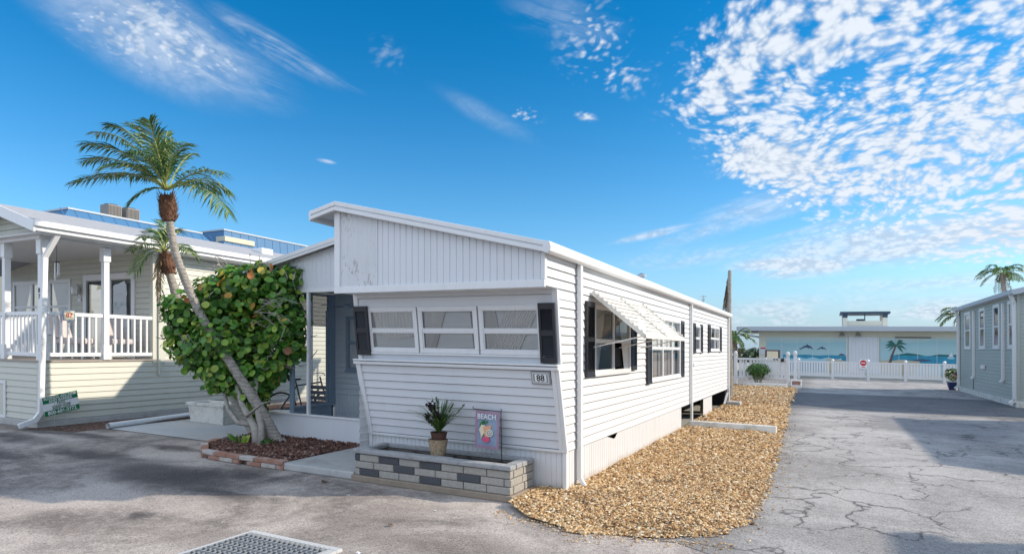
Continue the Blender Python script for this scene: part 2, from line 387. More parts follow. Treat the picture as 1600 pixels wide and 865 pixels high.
M['mortar'] = mat('mortar', (.12, .11, .10), .95)
M['soil'] = mat('soil', (.035, .026, .02), .95, var=.5, vscale=25, bump=1, bscale=60)
M['brick'] = mat('edge_brick', (.33, .17, .12), .9, var=.3, vscale=30, bump=.7, dirt=((.5, .46, .42), .8, 5))
M['brickpale'] = mat('edge_brick_pale', (.47, .43, .40), .9, var=.25, vscale=30, bump=.7, dirt=((.22, .15, .12), .6, 7))
M['bark'] = mat('palm_bark', (.36, .33, .29), .9, var=.5, vscale=22, bump=1, bscale=60, dirt=((.10, .09, .065), .85, 9), rings=105)
M['greybark'] = mat('grape_bark', (.38, .35, .31), .9, var=.5, vscale=20, bump=1, bscale=60, dirt=((.12, .10, .08), .85, 9))
M['boot'] = mat('palm_fibre', (.15, .075, .045), .95, var=.7, vscale=35, bump=1, bscale=70)
M['rachis'] = mat('palm_rib', (.30, .34, .10), .6, var=.2)
M['leaf'] = mat('grape_leaf', (.1, .2, .05), .38, island=[(0, (.035, .12, .022)), (.3, (.075, .22, .035)), (.58, (.15, .34, .05)), (.82, (.28, .46, .07)), (1, (.42, .48, .08))], transl=.28)
M['palmleaf'] = mat('palm_leaf', (.06, .12, .04), .42, island=[(0, (.03, .085, .03)), (.45, (.075, .16, .04)), (.75, (.17, .26, .06)), (1, (.36, .35, .13))], transl=.25)
M['deadleaf'] = mat('dead_frond', (.2, .14, .08), .8, island=[(0, (.10, .07, .045)), (.6, (.24, .16, .09)), (1, (.42, .33, .2))], transl=.15)
M['turning'] = mat('turning_leaf', (.5, .3, .1), .45, island=[(0, (.45, .42, .07)), (.5, (.50, .30, .06)), (.85, (.42, .15, .05)), (1, (.25, .10, .05))], transl=.25)
M['litter'] = mat('dry_litter', (.07, .045, .03), .9, var=.5)
M['grassleaf'] = mat('blade_leaf', (.06, .12, .04), .45, island=[(0, (.02, .06, .02)), (.7, (.06, .14, .03)), (1, (.25, .32, .06))], transl=.2)
M['shrub'] = mat('shrub_leaf', (.05, .14, .03), .5, island=[(0, (.02, .07, .012)), (.6, (.05, .16, .025)), (1, (.13, .28, .05))], transl=.25)
M['fartree'] = mat('far_tree', (.05, .08, .04), .8, island=[(0, (.025, .05, .03)), (1, (.07, .11, .05))])
M['flower'] = mat('flower', (.7, .5, .1), .6, island=[(0, (.75, .6, .12)), (.6, (.75, .7, .6)), (1, (.6, .2, .2))])
M['darkflower'] = mat('dark_bloom', (.02, .008, .015), .7, var=.4)
M['basket'] = mat('pebbled_pot', (.34, .26, .17), .9, var=.9, vscale=45, bump=1, bscale=50, dirt=((.03, .02, .015), .95, 38))
M['redbrown'] = mat('red_brown_pot', (.07, .03, .022), .6)
M['bluepot'] = mat('blue_pot', (.02, .03, .10), .3)
M['metalblue'] = mat('blue_roof_metal', (.055, .17, .33), .6, var=.08)
M['beige'] = mat('beige_wall', (.62, .56, .42), .8, var=.06)
M['ac'] = mat('ac_casing', (.20, .19, .18), .6, var=.15)
M['black'] = mat('black_metal', (.015, .015, .017), .4)
M['rubber'] = mat('rubber', (.02, .02, .02), .8)
M['wirered'] = mat('bike_red', (.25, .03, .03), .35); M['bikeblue'] = mat('bike_dark', (.03, .04, .06), .35)
M['green'] = mat('sign_green', (.005, .17, .07), .4, var=.04); M['white'] = mat('paint_white', (.80, .80, .80), .45, var=.02)
M['signred'] = mat('sign_red', (.55, .02, .03), .4); M['ink'] = mat('ink', (.02, .03, .03), .5, var=.02); M['inkgreen'] = mat('ink_green', (.03, .12, .07), .5)
M['stone'] = mat('plaque_stone', (.30, .31, .32), .8, var=.35, vscale=60, bump=.8, bscale=90)
M['decktan'] = mat('deck_board', (.35, .31, .27), .8, var=.15)
M['cover'] = mat('chair_cloth', (.62, .55, .54), .85, var=.12, vscale=10)
M['carblue'] = mat('car_paint', (.02, .035, .07), .2, spec=.8); M['steel'] = mat('galvanised', (.42, .45, .48), .45, metal=.6, var=.15, vscale=12)
M['mwall'] = mat('mural_wall', (.62, .62, .52), .8, var=.05); M['fascia'] = mat('fascia_blue_grey', (.42, .47, .52), .5, var=.04)
M['navy'] = mat('navy_trim', (.03, .06, .10), .5); M['shut'] = mat('pale_shutter', (.62, .66, .70), .6, var=.03)

def ramped_paint(name, stops, z0, z1):
    mt = bpy.data.materials.new(name); mt.use_nodes = True; h = N(mt.node_tree); g = h.new('ShaderNodeNewGeometry')
    z = h.sep(g.outputs['Position'])[2]; f = h.math('ADD', h.step(z, z0, z1), h.math('MULTIPLY', h.math('SUBTRACT', h.noise(g.outputs['Position'], 1.1, 4), .5), .22))
    h.link(h.ramp(f, stops), mt.node_tree.nodes['Principled BSDF'].inputs['Base Color']); mt.node_tree.nodes['Principled BSDF'].inputs['Roughness'].default_value = .8
    return mt
M['msky'] = ramped_paint('mural_sky', [(0, (.36, .56, .60)), (.5, (.30, .52, .58)), (1, (.56, .64, .60))], 1.6, 2.8)
M['msea'] = mat('mural_sea', (.03, .26, .40), .7, var=.35, vscale=3); M['msand'] = mat('mural_sand', (.50, .45, .33), .8, var=.12)
M['msurf'] = mat('mural_surf', (.35, .60, .70), .8, var=.15); M['mland'] = mat('mural_land', (.02, .13, .14), .8, var=.2)
M['mgrey'] = mat('mural_slate', (.06, .09, .17), .7); M['mpalm'] = mat('mural_palm', (.03, .14, .12), .7, var=.3); M['mtrunk'] = mat('mural_trunk', (.13, .09, .09), .8)
M['fl_blue'] = mat('flag_blue', (.26, .34, .46), .8, var=.3, vscale=14); M['fl_mauve'] = mat('flag_mauve', (.36, .24, .33), .8, var=.3, vscale=30)
M['fl_pink'] = mat('flag_pink', (.70, .10, .20), .8, var=.2); M['fl_peach'] = mat('flag_peach', (.80, .42, .25), .8, var=.2, vscale=20); M['fl_cream'] = mat('flag_cream', (.78, .70, .50), .8)
M['fl_leaf'] = mat('flag_leaf', (.06, .20, .09), .8)

# ---- ground materials
def asphalt(name, kind):
    mt = bpy.data.materials.new(name); mt.use_nodes = True; b = mt.node_tree.nodes['Principled BSDF']; h = N(mt.node_tree)
    g = h.new('ShaderNodeNewGeometry'); P = g.outputs['Position']; X, Y, Z = h.sep(P)
    spk = h.noise(P, 110, 3, .8); spk2 = h.voro(P, 95); med = h.noise(P, 9, 4, .6); low = h.noise(P, .55, 5, .6, .8)
    def ell(cx, cy, rx, ry, rot=0.0, soft=.8, wob=.75):
        wx = h.math('MULTIPLY', h.math('SUBTRACT', h.noise(P, 1.5, 5), .5), wob * 2)
        u = h.math('ADD', h.math('SUBTRACT', X, cx), wx); v = h.math('ADD', h.math('SUBTRACT', Y, cy), h.math('MULTIPLY', wx, .5))
        c, s_ = math.cos(rot), math.sin(rot)
        uu = h.math('DIVIDE', h.math('ADD', h.math('MULTIPLY', u, c), h.math('MULTIPLY', v, s_)), rx)
        vv = h.math('DIVIDE', h.math('SUBTRACT', h.math('MULTIPLY', v, c), h.math('MULTIPLY', u, s_)), ry)
        return h.step(h.math('SQRT', h.math('ADD', h.math('MULTIPLY', uu, uu), h.math('MULTIPLY', vv, vv))), 1.0, 1.0 - soft)
    if kind == 'street':
        c = h.mix(h.step(low, .36, .64), (.13, .112, .10), (.37, .328, .295))
        c = h.mix(h.math('MULTIPLY', h.step(med, .42, .7), .35), c, (.44, .39, .35))
        wet_shade = ell(-7.6, 5.0, 2.4, .85, -.05)
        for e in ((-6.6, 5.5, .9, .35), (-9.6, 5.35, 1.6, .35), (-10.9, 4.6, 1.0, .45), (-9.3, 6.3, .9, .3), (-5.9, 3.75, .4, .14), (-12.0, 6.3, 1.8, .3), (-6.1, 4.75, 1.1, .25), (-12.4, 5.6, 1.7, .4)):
            wet_shade = h.math('MAXIMUM', wet_shade, h.math('MULTIPLY', ell(*e), .9))
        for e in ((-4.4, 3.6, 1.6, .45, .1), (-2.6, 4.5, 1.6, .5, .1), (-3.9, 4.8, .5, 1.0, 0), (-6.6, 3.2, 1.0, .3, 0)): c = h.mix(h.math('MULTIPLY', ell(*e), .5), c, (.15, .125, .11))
        c = h.mix(h.math('MULTIPLY', wet_shade, .9), c, (.040, .035, .037))  # damp patches, with the weak street shadow deepened into their colour
        crk = 0.0
    else:
        c = h.mix(h.step(low, .3, .68), (.20, .19, .182), (.34, .328, .315))
        c = h.mix(h.math('MULTIPLY', h.step(med, .4, .7), .3), c, (.42, .405, .39))
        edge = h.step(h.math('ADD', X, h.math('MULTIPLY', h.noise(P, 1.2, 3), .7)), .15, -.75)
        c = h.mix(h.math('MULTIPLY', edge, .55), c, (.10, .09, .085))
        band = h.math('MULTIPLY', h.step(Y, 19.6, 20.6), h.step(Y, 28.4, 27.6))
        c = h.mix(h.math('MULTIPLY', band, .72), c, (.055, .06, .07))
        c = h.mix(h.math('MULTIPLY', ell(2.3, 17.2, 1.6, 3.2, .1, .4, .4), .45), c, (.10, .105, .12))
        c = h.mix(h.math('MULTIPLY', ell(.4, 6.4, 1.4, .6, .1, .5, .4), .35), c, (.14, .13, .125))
    if True:
        wv = h.new('ShaderNodeVectorMath', operation='MULTIPLY_ADD'); h.link(h.noisec(P, 1.9, 7), wv.inputs[0]); wv.inputs[1].default_value = (1.25, 1.1, 0); h.link(P, wv.inputs[2])
        e1 = h.voro(wv.outputs[0], .95, 'DISTANCE_TO_EDGE'); e2 = h.voro(wv.outputs[0], 2.6, 'DISTANCE_TO_EDGE')
        wgt = h.step(h.noise(P, .9, 2), .34, .48)
        c1 = h.math('MULTIPLY', h.step(e1, .020, .005), wgt); c2 = h.math('MULTIPLY', h.step(e2, .016, .004), h.step(h.noise(P, .6, 2), .55, .66))
        crk = h.math('MAXIMUM', c1, h.math('MULTIPLY', c2, .5))
        if kind == 'street': crk = h.math('MULTIPLY', crk, h.step(X, -.2, 1.2))
        halo = h.math('MULTIPLY', h.step(e1, .05, .0), wgt)
        if kind != 'street': c = h.mix(h.math('MULTIPLY', halo, .35), c, (.13, .13, .13))
        c = h.mix(h.math('MULTIPLY', crk, .68), c, (.045, .043, .04))
    grain = h.noise(P, 48, 2, .7); c = h.mix(h.math('MULTIPLY', h.step(grain, .38, .62), .5), c, h.mix(1.0, c, (1.7, 1.7, 1.7), 'MULTIPLY'))
    c = h.mix(h.step(grain, .42, .30), c, h.mix(.55, c, (.03, .03, .03)))
    c = h.mix(h.step(spk, .50, .68), c, h.mix(1.0, h.mix(.12, c, (.80, .77, .73)), (1.6, 1.6, 1.6), 'MULTIPLY'))
    c = h.mix(h.step(spk2, .30, .10), c, h.mix(.45, c, (.03, .03, .03)))
    h.put(c, b.inputs['Base Color']); b.inputs['Roughness'].default_value = .88; b.inputs['Specular IOR Level'].default_value = .3
    bn = h.new('ShaderNodeBump'); bn.inputs['Strength'].default_value = .7; bn.inputs['Distance'].default_value = .006
    h.put(h.math('SUBTRACT', h.math('ADD', spk, h.math('MULTIPLY', med, .5)), h.math('MULTIPLY', crk, 1.5)), bn.inputs['Height']); h.link(bn.outputs[0], b.inputs['Normal'])
    return mt
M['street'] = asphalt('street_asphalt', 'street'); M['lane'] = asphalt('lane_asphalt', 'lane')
def gravelly(name, stops, sc):
    mt = bpy.data.materials.new(name); mt.use_nodes = True; b = mt.node_tree.nodes['Principled BSDF']; h = N(mt.node_tree); g = h.new('ShaderNodeNewGeometry'); P = g.outputs['Position']
    vo = h.new('ShaderNodeTexVoronoi'); h.link(P, vo.inputs['Vector']); vo.inputs['Scale'].default_value = sc
    r = h.sep(vo.outputs['Color'])[0]; c = h.ramp(r, stops); c = h.mix(h.step(vo.outputs['Distance'], .35, .7), c, h.mix(.75, c, (.03, .02, .012)))
    c = h.mix(h.math('MULTIPLY', h.step(h.noise(P, 1.5, 4), .58, .75), .4), c, (.06, .045, .03))
    h.put(c, b.inputs['Base Color']); b.inputs['Roughness'].default_value = .9
    bn = h.new('ShaderNodeBump'); bn.inputs['Strength'].default_value = 1; bn.inputs['Distance'].default_value = .02; bn.invert = True
    h.link(vo.outputs['Distance'], bn.inputs['Height']); h.link(bn.outputs[0], b.inputs['Normal']); return mt
GST = [(0, (.12, .065, .03)), (.22, (.40, .22, .09)), (.52, (.60, .375, .165)), (.8, (.70, .51, .28)), (1, (.80, .70, .52))]
LST = [(0, (.04, .02, .015)), (.5, (.13, .06, .045)), (.85, (.22, .11, .08)), (1, (.36, .27, .23))]
M['gravel'] = gravelly('gravel_bed', GST, 26); M['pebble'] = mat('pebble', (.5, .4, .3), .8, island=GST, bump=.3, bscale=90)
M['lavabed'] = gravelly('lava_bed', LST, 24); M['lava'] = mat('lava_rock', (.1, .05, .04), .95, island=LST)
M['seabedsand'] = mat('sandy_ground', (.34, .33, .29), .95, var=.25, vscale=.6)

# ------------------------------------------------------------------ the ground
mb = MB()
xs = [-400, -120, -40, -20, -10, 0, 10, 20, 40, 120, 400]; ys = [-60, -5, 45, 60, 120, 700]
for a, b_ in zip(xs, xs[1:]):
    for c_, d_ in zip(ys, ys[1:]): mb.poly([(a, c_, -.008), (b_, c_, -.008), (b_, d_, -.008), (a, d_, -.008)])
mb.build('ground', M['seabedsand'], kind='structure')
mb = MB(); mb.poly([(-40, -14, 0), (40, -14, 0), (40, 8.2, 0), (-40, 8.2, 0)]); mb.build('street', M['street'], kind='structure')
mb = MB()
nearline = [(-2.2 + i * .35, 5.35 + .18 * math.sin(i * .9) + .1 * math.sin(i * 2.3)) for i in range(26)]
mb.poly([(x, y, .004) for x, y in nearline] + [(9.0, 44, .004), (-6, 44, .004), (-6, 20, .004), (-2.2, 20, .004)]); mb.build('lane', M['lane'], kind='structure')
mb = MB(); mb.poly([(-12.25, 7.05, .012), (-9.15, 7.05, .012), (-9.15, 16, .012), (-12.25, 16, .012)]); mb.build('patio_path', M['concrete_pale'], kind='structure')
mb = MB(); mb.poly([(-13.4, 6.2, .006), (-12.25, 6.5, .006), (-12.25, 16, .006), (-13.4, 16, .006)]); mb.build('pebble_path', M['lavabed'], kind='structure')

# ------------------------------------------------------------------ loose stone beds
def stone(mb, c, r, flat=.65):
    r *= random.choice((.5, .65, .8, .9, 1, 1.4))
    a = random.uniform(0, 6.28); rx, ry = r * random.uniform(.7, 1.3), r * random.uniform(.6, 1.0); rz = r * flat * random.uniform(.6, 1.2)
    ca, sa = math.cos(a), math.sin(a); tz = random.uniform(-.5, .5) * r
    i = mb.pts([(c[0] + rx * ca, c[1] + rx * sa, c[2] + tz), (c[0] - ry * sa, c[1] + ry * ca, c[2]), (c[0] - rx * ca, c[1] - rx * sa, c[2] - tz), (c[0] + ry * sa, c[1] - ry * ca, c[2]), (c[0] + tz * .4, c[1], c[2] + rz), (c[0], c[1], c[2] - rz)])
    for f in ((0, 1, 4), (1, 2, 4), (2, 3, 4), (3, 0, 4), (1, 0, 5), (2, 1, 5), (3, 2, 5), (0, 3, 5)): mb.f.append(tuple(i + k for k in f)); mb.m.append(0)
def lerp_tab(t, x):
    if x <= t[0][0]: return t[0][1]
    for (a, va), (b, vb) in zip(t, t[1:]):
        if x <= b: return va + (vb - va) * (x - a) / (b - a)
    return t[-1][1]
GL = [(5.38, -2.15), (5.5, -2.6), (5.8, -2.98), (6.6, -3.0), (6.75, -2.66), (19.95, -2.66), (20.2, -4.6), (31.3, -4.6)]
GR = [(5.38, -2.0), (5.5, -1.35), (5.8, -.98), (6.4, -.72), (8, -.66), (13.6, -.8), (20, -.95), (31.3, -1.15)]
def gz(x, y):
    l, r = lerp_tab(GL, y), lerp_tab(GR, y); t = (x - l) / max(.01, r - l)
    return .012 + .05 * min(1, max(0, (1 - t)) * 5) * min(1, (y - 5.36) * 2.5) + .012 * mnoise.noise((x * 2, y * 2, 0))
mb = MB(); rows = []
y = 5.38
while y < 31.3:
    l, r = lerp_tab(GL, y), lerp_tab(GR, y) + .06 * mnoise.noise((y * 2.1, 3, 0)); n = 12
    rows.append(mb.pts([(l + (r - l) * i / n, y, gz(l + (r - l) * i / n, y)) for i in range(n + 1)])); y += .12 if y < 12 else .4
for a, b_ in zip(rows, rows[1:]):
    for i in range(12): mb.f.append((a + i, a + i + 1, b_ + i + 1, b_ + i)); mb.m.append(0)
for y0, y1, den, r0, r1 in ((5.3, 7.5, 2300, .010, .021), (7.5, 10, 1500, .012, .023), (10, 14, 750, .016, .03), (14, 20, 330, .022, .04), (20, 31.2, 130, .03, .05)):
    for _ in range(int((y1 - y0) * 2.3 * den)):
        yy = random.uniform(y0, y1); l, r = lerp_tab(GL, max(yy, 5.38)), lerp_tab(GR, max(yy, 5.38))
        x = random.uniform(l, r + .12)
        if x > r and random.random() < (x - r) * 9: continue
        rr = random.uniform(r0, r1); stone(mb, (x, yy, gz(x, yy) + rr * .25), rr)
for _ in range(620):                                    # strays on the asphalt
    yy = random.uniform(5.0, 16); x = lerp_tab(GR, yy) + abs(random.gauss(0, .2)); stone(mb, (x, yy, .012), random.uniform(.006, .013))
for _ in range(520):
    x = random.uniform(-3.0, -.7); stone(mb, (x, 5.38 - abs(random.gauss(0, .12)) + .25 * abs(x + 1.9) ** 1.5, .01), random.uniform(.006, .013))
mb.build('gravel', [M['gravel'], M['pebble']], kind='stuff', label='golden tan gravel bed running along the white mobile home', cat='gravel')
o = bpy.data.objects['gravel']; nq = (len(rows) - 1) * 12
o.data.polygons.foreach_set('material_index', [0] * nq + [1] * (len(mb.f) - nq))

# mulch bed beside the slab
BED = [(-8.55, 6.5), (-8.02, 6.12), (-7.2, 6.1), (-6.52, 6.12), (-6.5, 7.78), (-8.95, 7.78), (-8.9, 6.95)]
def inside(x, y, poly):
    r = False; j = len(poly) - 1
    for i in range(len(poly)):
        if (poly[i][1] > y) != (poly[j][1] > y) and x < (poly[j][0] - poly[i][0]) * (y - poly[i][1]) / (poly[j][1] - poly[i][1]) + poly[i][0]: r = not r
        j = i
    return r
mb = MB(); mb.poly([(x, y, .085) for x, y in BED])
for _ in range(4200):
    x, yy = random.uniform(-9, -6.4), random.uniform(6.0, 7.8)
    if inside(x, yy, BED): rr = random.uniform(.012, .026); stone(mb, (x, yy, .09 + .035 * mnoise.noise((x * 3, yy * 3, 0)) + rr * .3), rr, .8)
mb.m = [0] + [1] * (len(mb.f) - 1)
mb.build('lava_rock_mulch', [M['lavabed'], M['lava']], kind='stuff', label='reddish brown lava rock filling the brick edged tree bed', cat='mulch')
# brick edging
ed = thing('brick_edging', 'low weathered brick edging curving around the red rock tree bed', 'edging', (-7.8, 6.1, 0))
path = [(-8.95, 7.1), (-8.62, 6.45), (-8.08, 6.05), (-7.24, 6.0), (-6.42, 6.02)]
for (x0, y0), (x1, y1) in zip(path, path[1:]):
    L = math.hypot(x1 - x0, y1 - y0); n = max(1, round(L / .26)); d = Vector((x1 - x0, y1 - y0, 0)) / L
    for row in (0, 1):
        for k in range(n):
            a = k / n + (.0 if row else .5 / n); b_ = min(1, a + 1 / n)
            if a >= 1: continue
            p = Vector((x0, y0, 0)) + d * L * a + d * .006; q = Vector((x0, y0, 0)) + d * L * b_ - d * .006
            z = .035 + row * .062; wv = random.uniform(-.006, .006)
            e = MB(); e.bar((p.x + wv, p.y + wv, z), (q.x, q.y + wv, z + random.uniform(-.003, .003)), .10 if row == 0 else .105, .058)
            e.build('brick', M['brick'] if (k + row) % 3 != 1 else M['brickpale'], ed, bevel=.008)
mb = MB(); mb.prism([(-6.46, 5.99, .0), (-5.24, 5.99, .0), (-5.24, 6.6, .0), (-5.5, 7.78, 0), (-6.48, 7.78, .0)], (0, 0, .1)); mb.build('front_step_path', M['concrete'], bevel=.02, kind='structure')

# ------------------------------------------------------------------ planter of grey blocks
PX0, PX1, PY0, PY1 = -5.22, -3.04, 5.99, 6.585
pl = thing('block_planter', 'long raised planter of pale and charcoal blocks under the front window', 'planter', ((PX0 + PX1) / 2, 6.3, 0))
mb = MB(); mb.box(PX0 - .03, PX1 + .03, PY0 - .03, PY1, 0, .075); mb.build('footing', M['footing'], pl, bevel=.012)
mb = MB(); mb.box(PX0 + .012, PX1 - .012, PY0 + .012, PY0 + .09, .075, .34); mb.box(PX1 - .09, PX1 - .012, PY0 + .09, PY1, .075, .34); mb.box(PX0 + .012, PX0 + .09, PY0 + .09, PY1, .075, .34); mb.box(PX0 + .09, PX1 - .09, PY1 - .06, PY1, .075, .34)
mb.build('mortar_core', M['mortar'], pl)
rh = .088
def brow(zk, segs, side):
    for a, b_, dk in segs:
        e = MB(); z = .078 + zk * rh
        if side == 'f': e.box(PX0 + a + .005, PX0 + b_ - .005, PY0 + random.uniform(-.004, .004), PY0 + .08, z, z + rh - .008)
        else: e.box(PX1 - .08, PX1 + random.uniform(-.004, .004), PY0 + a + .005, PY0 + b_ - .005, z, z + rh - .008)
        e.build('block', M['blk_d'] if dk else M['blk_l'], pl, bevel=.009)
W_ = PX1 - PX0
def course(first, flags, bl=.30):
    segs = []; x = 0
    segs.append((0, first, flags[0])); x = first
    for f in flags[1:]:
        e = min(W_, x + bl); segs.append((x, e, f)); x = e
        if x >= W_ - .01: break
    if x < W_: segs.append((x, W_, False))
    return segs
brow(2, course(.08, [1, 0, 1, 0, 1, 0, 0, 0, 0]), 'f'); brow(1, course(.30, [0, 0, 1, 0, 0, 1, 0, 0]), 'f'); brow(0, course(.08, [0, 1, 0, 0, 1, 0, 0, 0]), 'f')
brow(2, [(.085, .33, 0), (.33, .595, 0)], 's'); brow(1, [(.0, .3, 0), (.3, .595, 0)], 's'); brow(0, [(.085, .36, 0), (.36, .595, 0)], 's')
x = 0
while x < W_ - .02:
    l = random.uniform(.2, .42); e = MB(); b_ = min(W_ + .02, x + l); zt = random.uniform(-.004, .004)
    e.box(PX0 - .02 + x + .004, PX0 + b_ - .004, PY0 - .025 + random.uniform(-.008, .008), PY0 + .11, .345, .40 + zt); e.build('cap_stone', M['cap'], pl, bevel=.012); x += l
for a, b_ in ((.115, .27), (.27, .42), (.42, .59)):
    e = MB(); e.box(PX1 - .11, PX1 + .02, PY0 + a, PY0 + b_ - .006, .345, .402); e.build('cap_stone', M['cap'], pl, bevel=.012)
e = MB(); e.box(PX0, PX0 + .1, PY0 + .115, PY1, .345, .40); e.build('cap_stone', M['cap'], pl, bevel=.012)
e = MB(); e.box(PX0 + .1, PX1 - .11, PY1 - .05, PY1, .345, .398); e.build('cap_stone', M['cap'], pl, bevel=.01)
e = MB(); n = 40
r_ = [[(PX0 + .09 + (W_ - .18) * i / n, PY0 + .09 + .45 * j / 8, .325 + .03 * mnoise.noise((i * .5, j * .6, 2))) for i in range(n + 1)] for j in range(9)]
for j in range(8):
    for i in range(n): e.poly([r_[j][i], r_[j][i + 1], r_[j + 1][i + 1], r_[j + 1][i]])
e.build('soil', M['soil'], pl)

# ------------------------------------------------------------------ window builder
def window(parent, fr, u0, u1, v0, v1, cols, rows, fw=.045, rail=.03, backing='blind', glass='glass', n_out=.035, frm='trim', name='window', label=None, skip=None, curtains=None):
    """frame standing proud of the wall, panes set back, blinds or curtains behind"""
    mb = MB()
    mb.fbox(fr, u0, u1, v0, v0 + fw, -.03, n_out); mb.fbox(fr, u0, u1, v1 - fw, v1, -.03, n_out)
    mb.fbox(fr, u0, u0 + fw, v0 + fw, v1 - fw, -.03, n_out - .002); mb.fbox(fr, u1 - fw, u1, v0 + fw, v1 - fw, -.03, n_out - .002)
    mb.fbox(fr, u0 - .015, u1 + .015, v0 - .022, v0 - .002, -.01, n_out + .015)
    cs = [u0 + fw + (u1 - u0 - 2 * fw) * c for c in cols]; rs = [v0 + fw + (v1 - v0 - 2 * fw) * r for r in rows]
    for c in cs: mb.fbox(fr, c - fw * .5, c + fw * .5, v0 + fw, v1 - fw, -.025, n_out - .006)
    for r in rs: mb.fbox(fr, u0 + fw, u1 - fw, r - rail / 2, r + rail / 2, -.02, n_out - .01)
    f = mb.build(name, M[frm], parent, bevel=.004, label=label)
    ue = [u0 + fw] + cs + [u1 - fw]; ve = [v0 + fw] + rs + [v1 - fw]
    for i in range(len(ue) - 1):
        for j in range(len(ve) - 1):
            if skip and (i, j) in skip: continue
            a, b_ = ue[i] + (fw * .5 if i else 0), ue[i + 1] - (fw * .5 if i < len(ue) - 2 else 0)
            c, d = ve[j] + (rail / 2 if j else 0), ve[j + 1] - (rail / 2 if j < len(ve) - 2 else 0)
            mb = MB(); mb.poly([fr(a, c, .004 + .006 * (j % 2)), fr(b_, c, .004 + .006 * (j % 2)), fr(b_, d, .004 + .006 * (j % 2)), fr(a, d, .004 + .006 * (j % 2))]); mb.build('pane', M[glass], f)
            # slim sash edge
            mb = MB(); s_ = .012
            for q in ((a, a + s_, c, d), (b_ - s_, b_, c, d), (a + s_, b_ - s_, c, c + s_), (a + s_, b_ - s_, d - s_, d)): mb.fbox(fr, q[0], q[1], q[2], q[3], .0, .016 + .006 * (j % 2))
            mb.build('sash', M[frm], f)
    if backing in ('blind', 'both'):
        mb = MB(); v = v0 + fw
        while v < v1 - fw:
            mb.poly([fr(u0 + fw, v, -.020), fr(u1 - fw, v, -.020), fr(u1 - fw, v + .021, -.028), fr(u0 + fw, v + .021, -.028)]); v += .0225
        mb.build('blind', M['blind'], f)
    if backing in ('curtain', 'both'):
        u_, w_, vt, vb_ = u0 + fw, u1 - u0 - 2 * fw, v1 - fw, v0 + fw
        for s0, s1, t0, t1, drop in curtains or ((0, .3, 0, .12, 0), (.7, 1, .88, 1, 0)):
            mb = MB(); n = 60; prev = None
            for k in range(n + 1):
                t = k / n; nn = -.008 + .007 * math.sin(k * 1.3)
                top = fr(u_ + w_ * (s0 + (s1 - s0) * t), vt, nn); bot = fr(u_ + w_ * (t0 + (t1 - t0) * t), vb_ + (vt - vb_) * (drop - (.12 * math.sin(t * 3.14) if drop else 0)), nn)
                if prev: mb.poly([prev[1], bot, top, prev[0]])
                prev = (top, bot)
            mb.build('curtain', M['curtain'], f)
    if backing == 'shade':
        mb = MB(); mb.poly([fr(u0 + fw, v0 + fw, -.07), fr(u1 - fw, v0 + fw, -.07), fr(u1 - fw, (v0 + v1) / 2, -.07), fr(u0 + fw, (v0 + v1) / 2, -.07)]); mb.build('tan_shade', M['beigeblind'], f)
        mb = MB(); mb.poly([fr(u0 + fw, (v0 + v1) / 2, -.075), fr(u1 - fw, (v0 + v1) / 2, -.075), fr(u1 - fw, v1 - fw, -.075), fr(u0 + fw, v1 - fw, -.075)]); mb.build('pale_shade', M['blind'], f)
    if backing == 'dark':
        mb = MB(); mb.poly([fr(u0 + fw, v0 + fw, -.028), fr(u1 - fw, v0 + fw, -.028), fr(u1 - fw, v1 - fw, -.028), fr(u0 + fw, v1 - fw, -.028)]); mb.build('dark_room', M['darkroom'], f)
    return f
def shutter(parent, fr, u0, u1, v0, v1, n0=.012, n1=.045, slats=None):
    mb = MB(); e = min(.03, (u1 - u0) * .16); vm = (v0 + v1) / 2
    mb.fbox(fr, u0, u0 + e, v0, v1, n0, n1); mb.fbox(fr, u1 - e, u1, v0, v1, n0, n1)
    for a, b_ in ((v0, v0 + .07), (vm - .03, vm + .03), (v1 - .07, v1)): mb.fbox(fr, u0 + e, u1 - e, a, b_, n0, n1 - .002)
    mb.fbox(fr, u0 + e, u1 - e, v0 + .07, v1 - .07, n0, n0 + .004)
    p = .024
    for a, b_ in ((v0 + .08, vm - .035), (vm + .035, v1 - .08)):
        v = a
        while v < b_:
            mb.poly([fr(u0 + e, v, n1 - .004), fr(u1 - e, v, n1 - .004), fr(u1 - e, v + p, n0 + .008), fr(u0 + e, v + p, n0 + .008)]); v += p
    mb.build('shutter', M['shutter'], parent, bevel=.003)
def downspout(parent, pts, wd=.075, th=.05, name='downspout', mt='trim'):
    mb = MB()
    for p, q in zip(pts, pts[1:]): 
        d = (Vector(q) - Vector(p)).normalized() * .012
        mb.bar(Vector(p) - d, Vector(q) + d, wd, th, up=(1, 0, 0))
    return mb.build(name, M[mt], parent, bevel=.008)

# ------------------------------------------------------------------ HOUSE 88
XR, XL = -2.64, -5.5; YE = 19.88; ZE = 2.79
h88 = thing('mobile_home', 'white clapboard mobile home with raised ribbed front header and black shutters', 'mobile home', (-4, 13, 0))
side = Fr((XR, 0, 0), (0, 1, 0), (0, 0, 1), (1, 0, 0))
def yfront(z):      # the nose of the trailer in profile
    return lerp_tab([(0, 6.63), (.52, 6.61), (1.48, 6.35), (1.50, 6.42), (2.335, 6.31)], z) if z < 2.336 else 5.99
W1 = (7.52, 9.16, 1.35, 2.25); W2 = (10.42, 12.8, 1.14, 2.26); W3 = (14.46, 15.05, 1.64, 2.25); W4 = (16.5, 18.05, 1.66, 2.3)
holes = [(a + .02, b_ - .02, c + .02, d - .02) for a, b_, c, d in (W1, W2, W3, W4)]
mb = MB(); siding(mb, side, .49, 2.335, yfront, YE, .1025, .013, holes); siding(mb, side, 2.335, 2.72, 5.99, YE, .1025, .013)
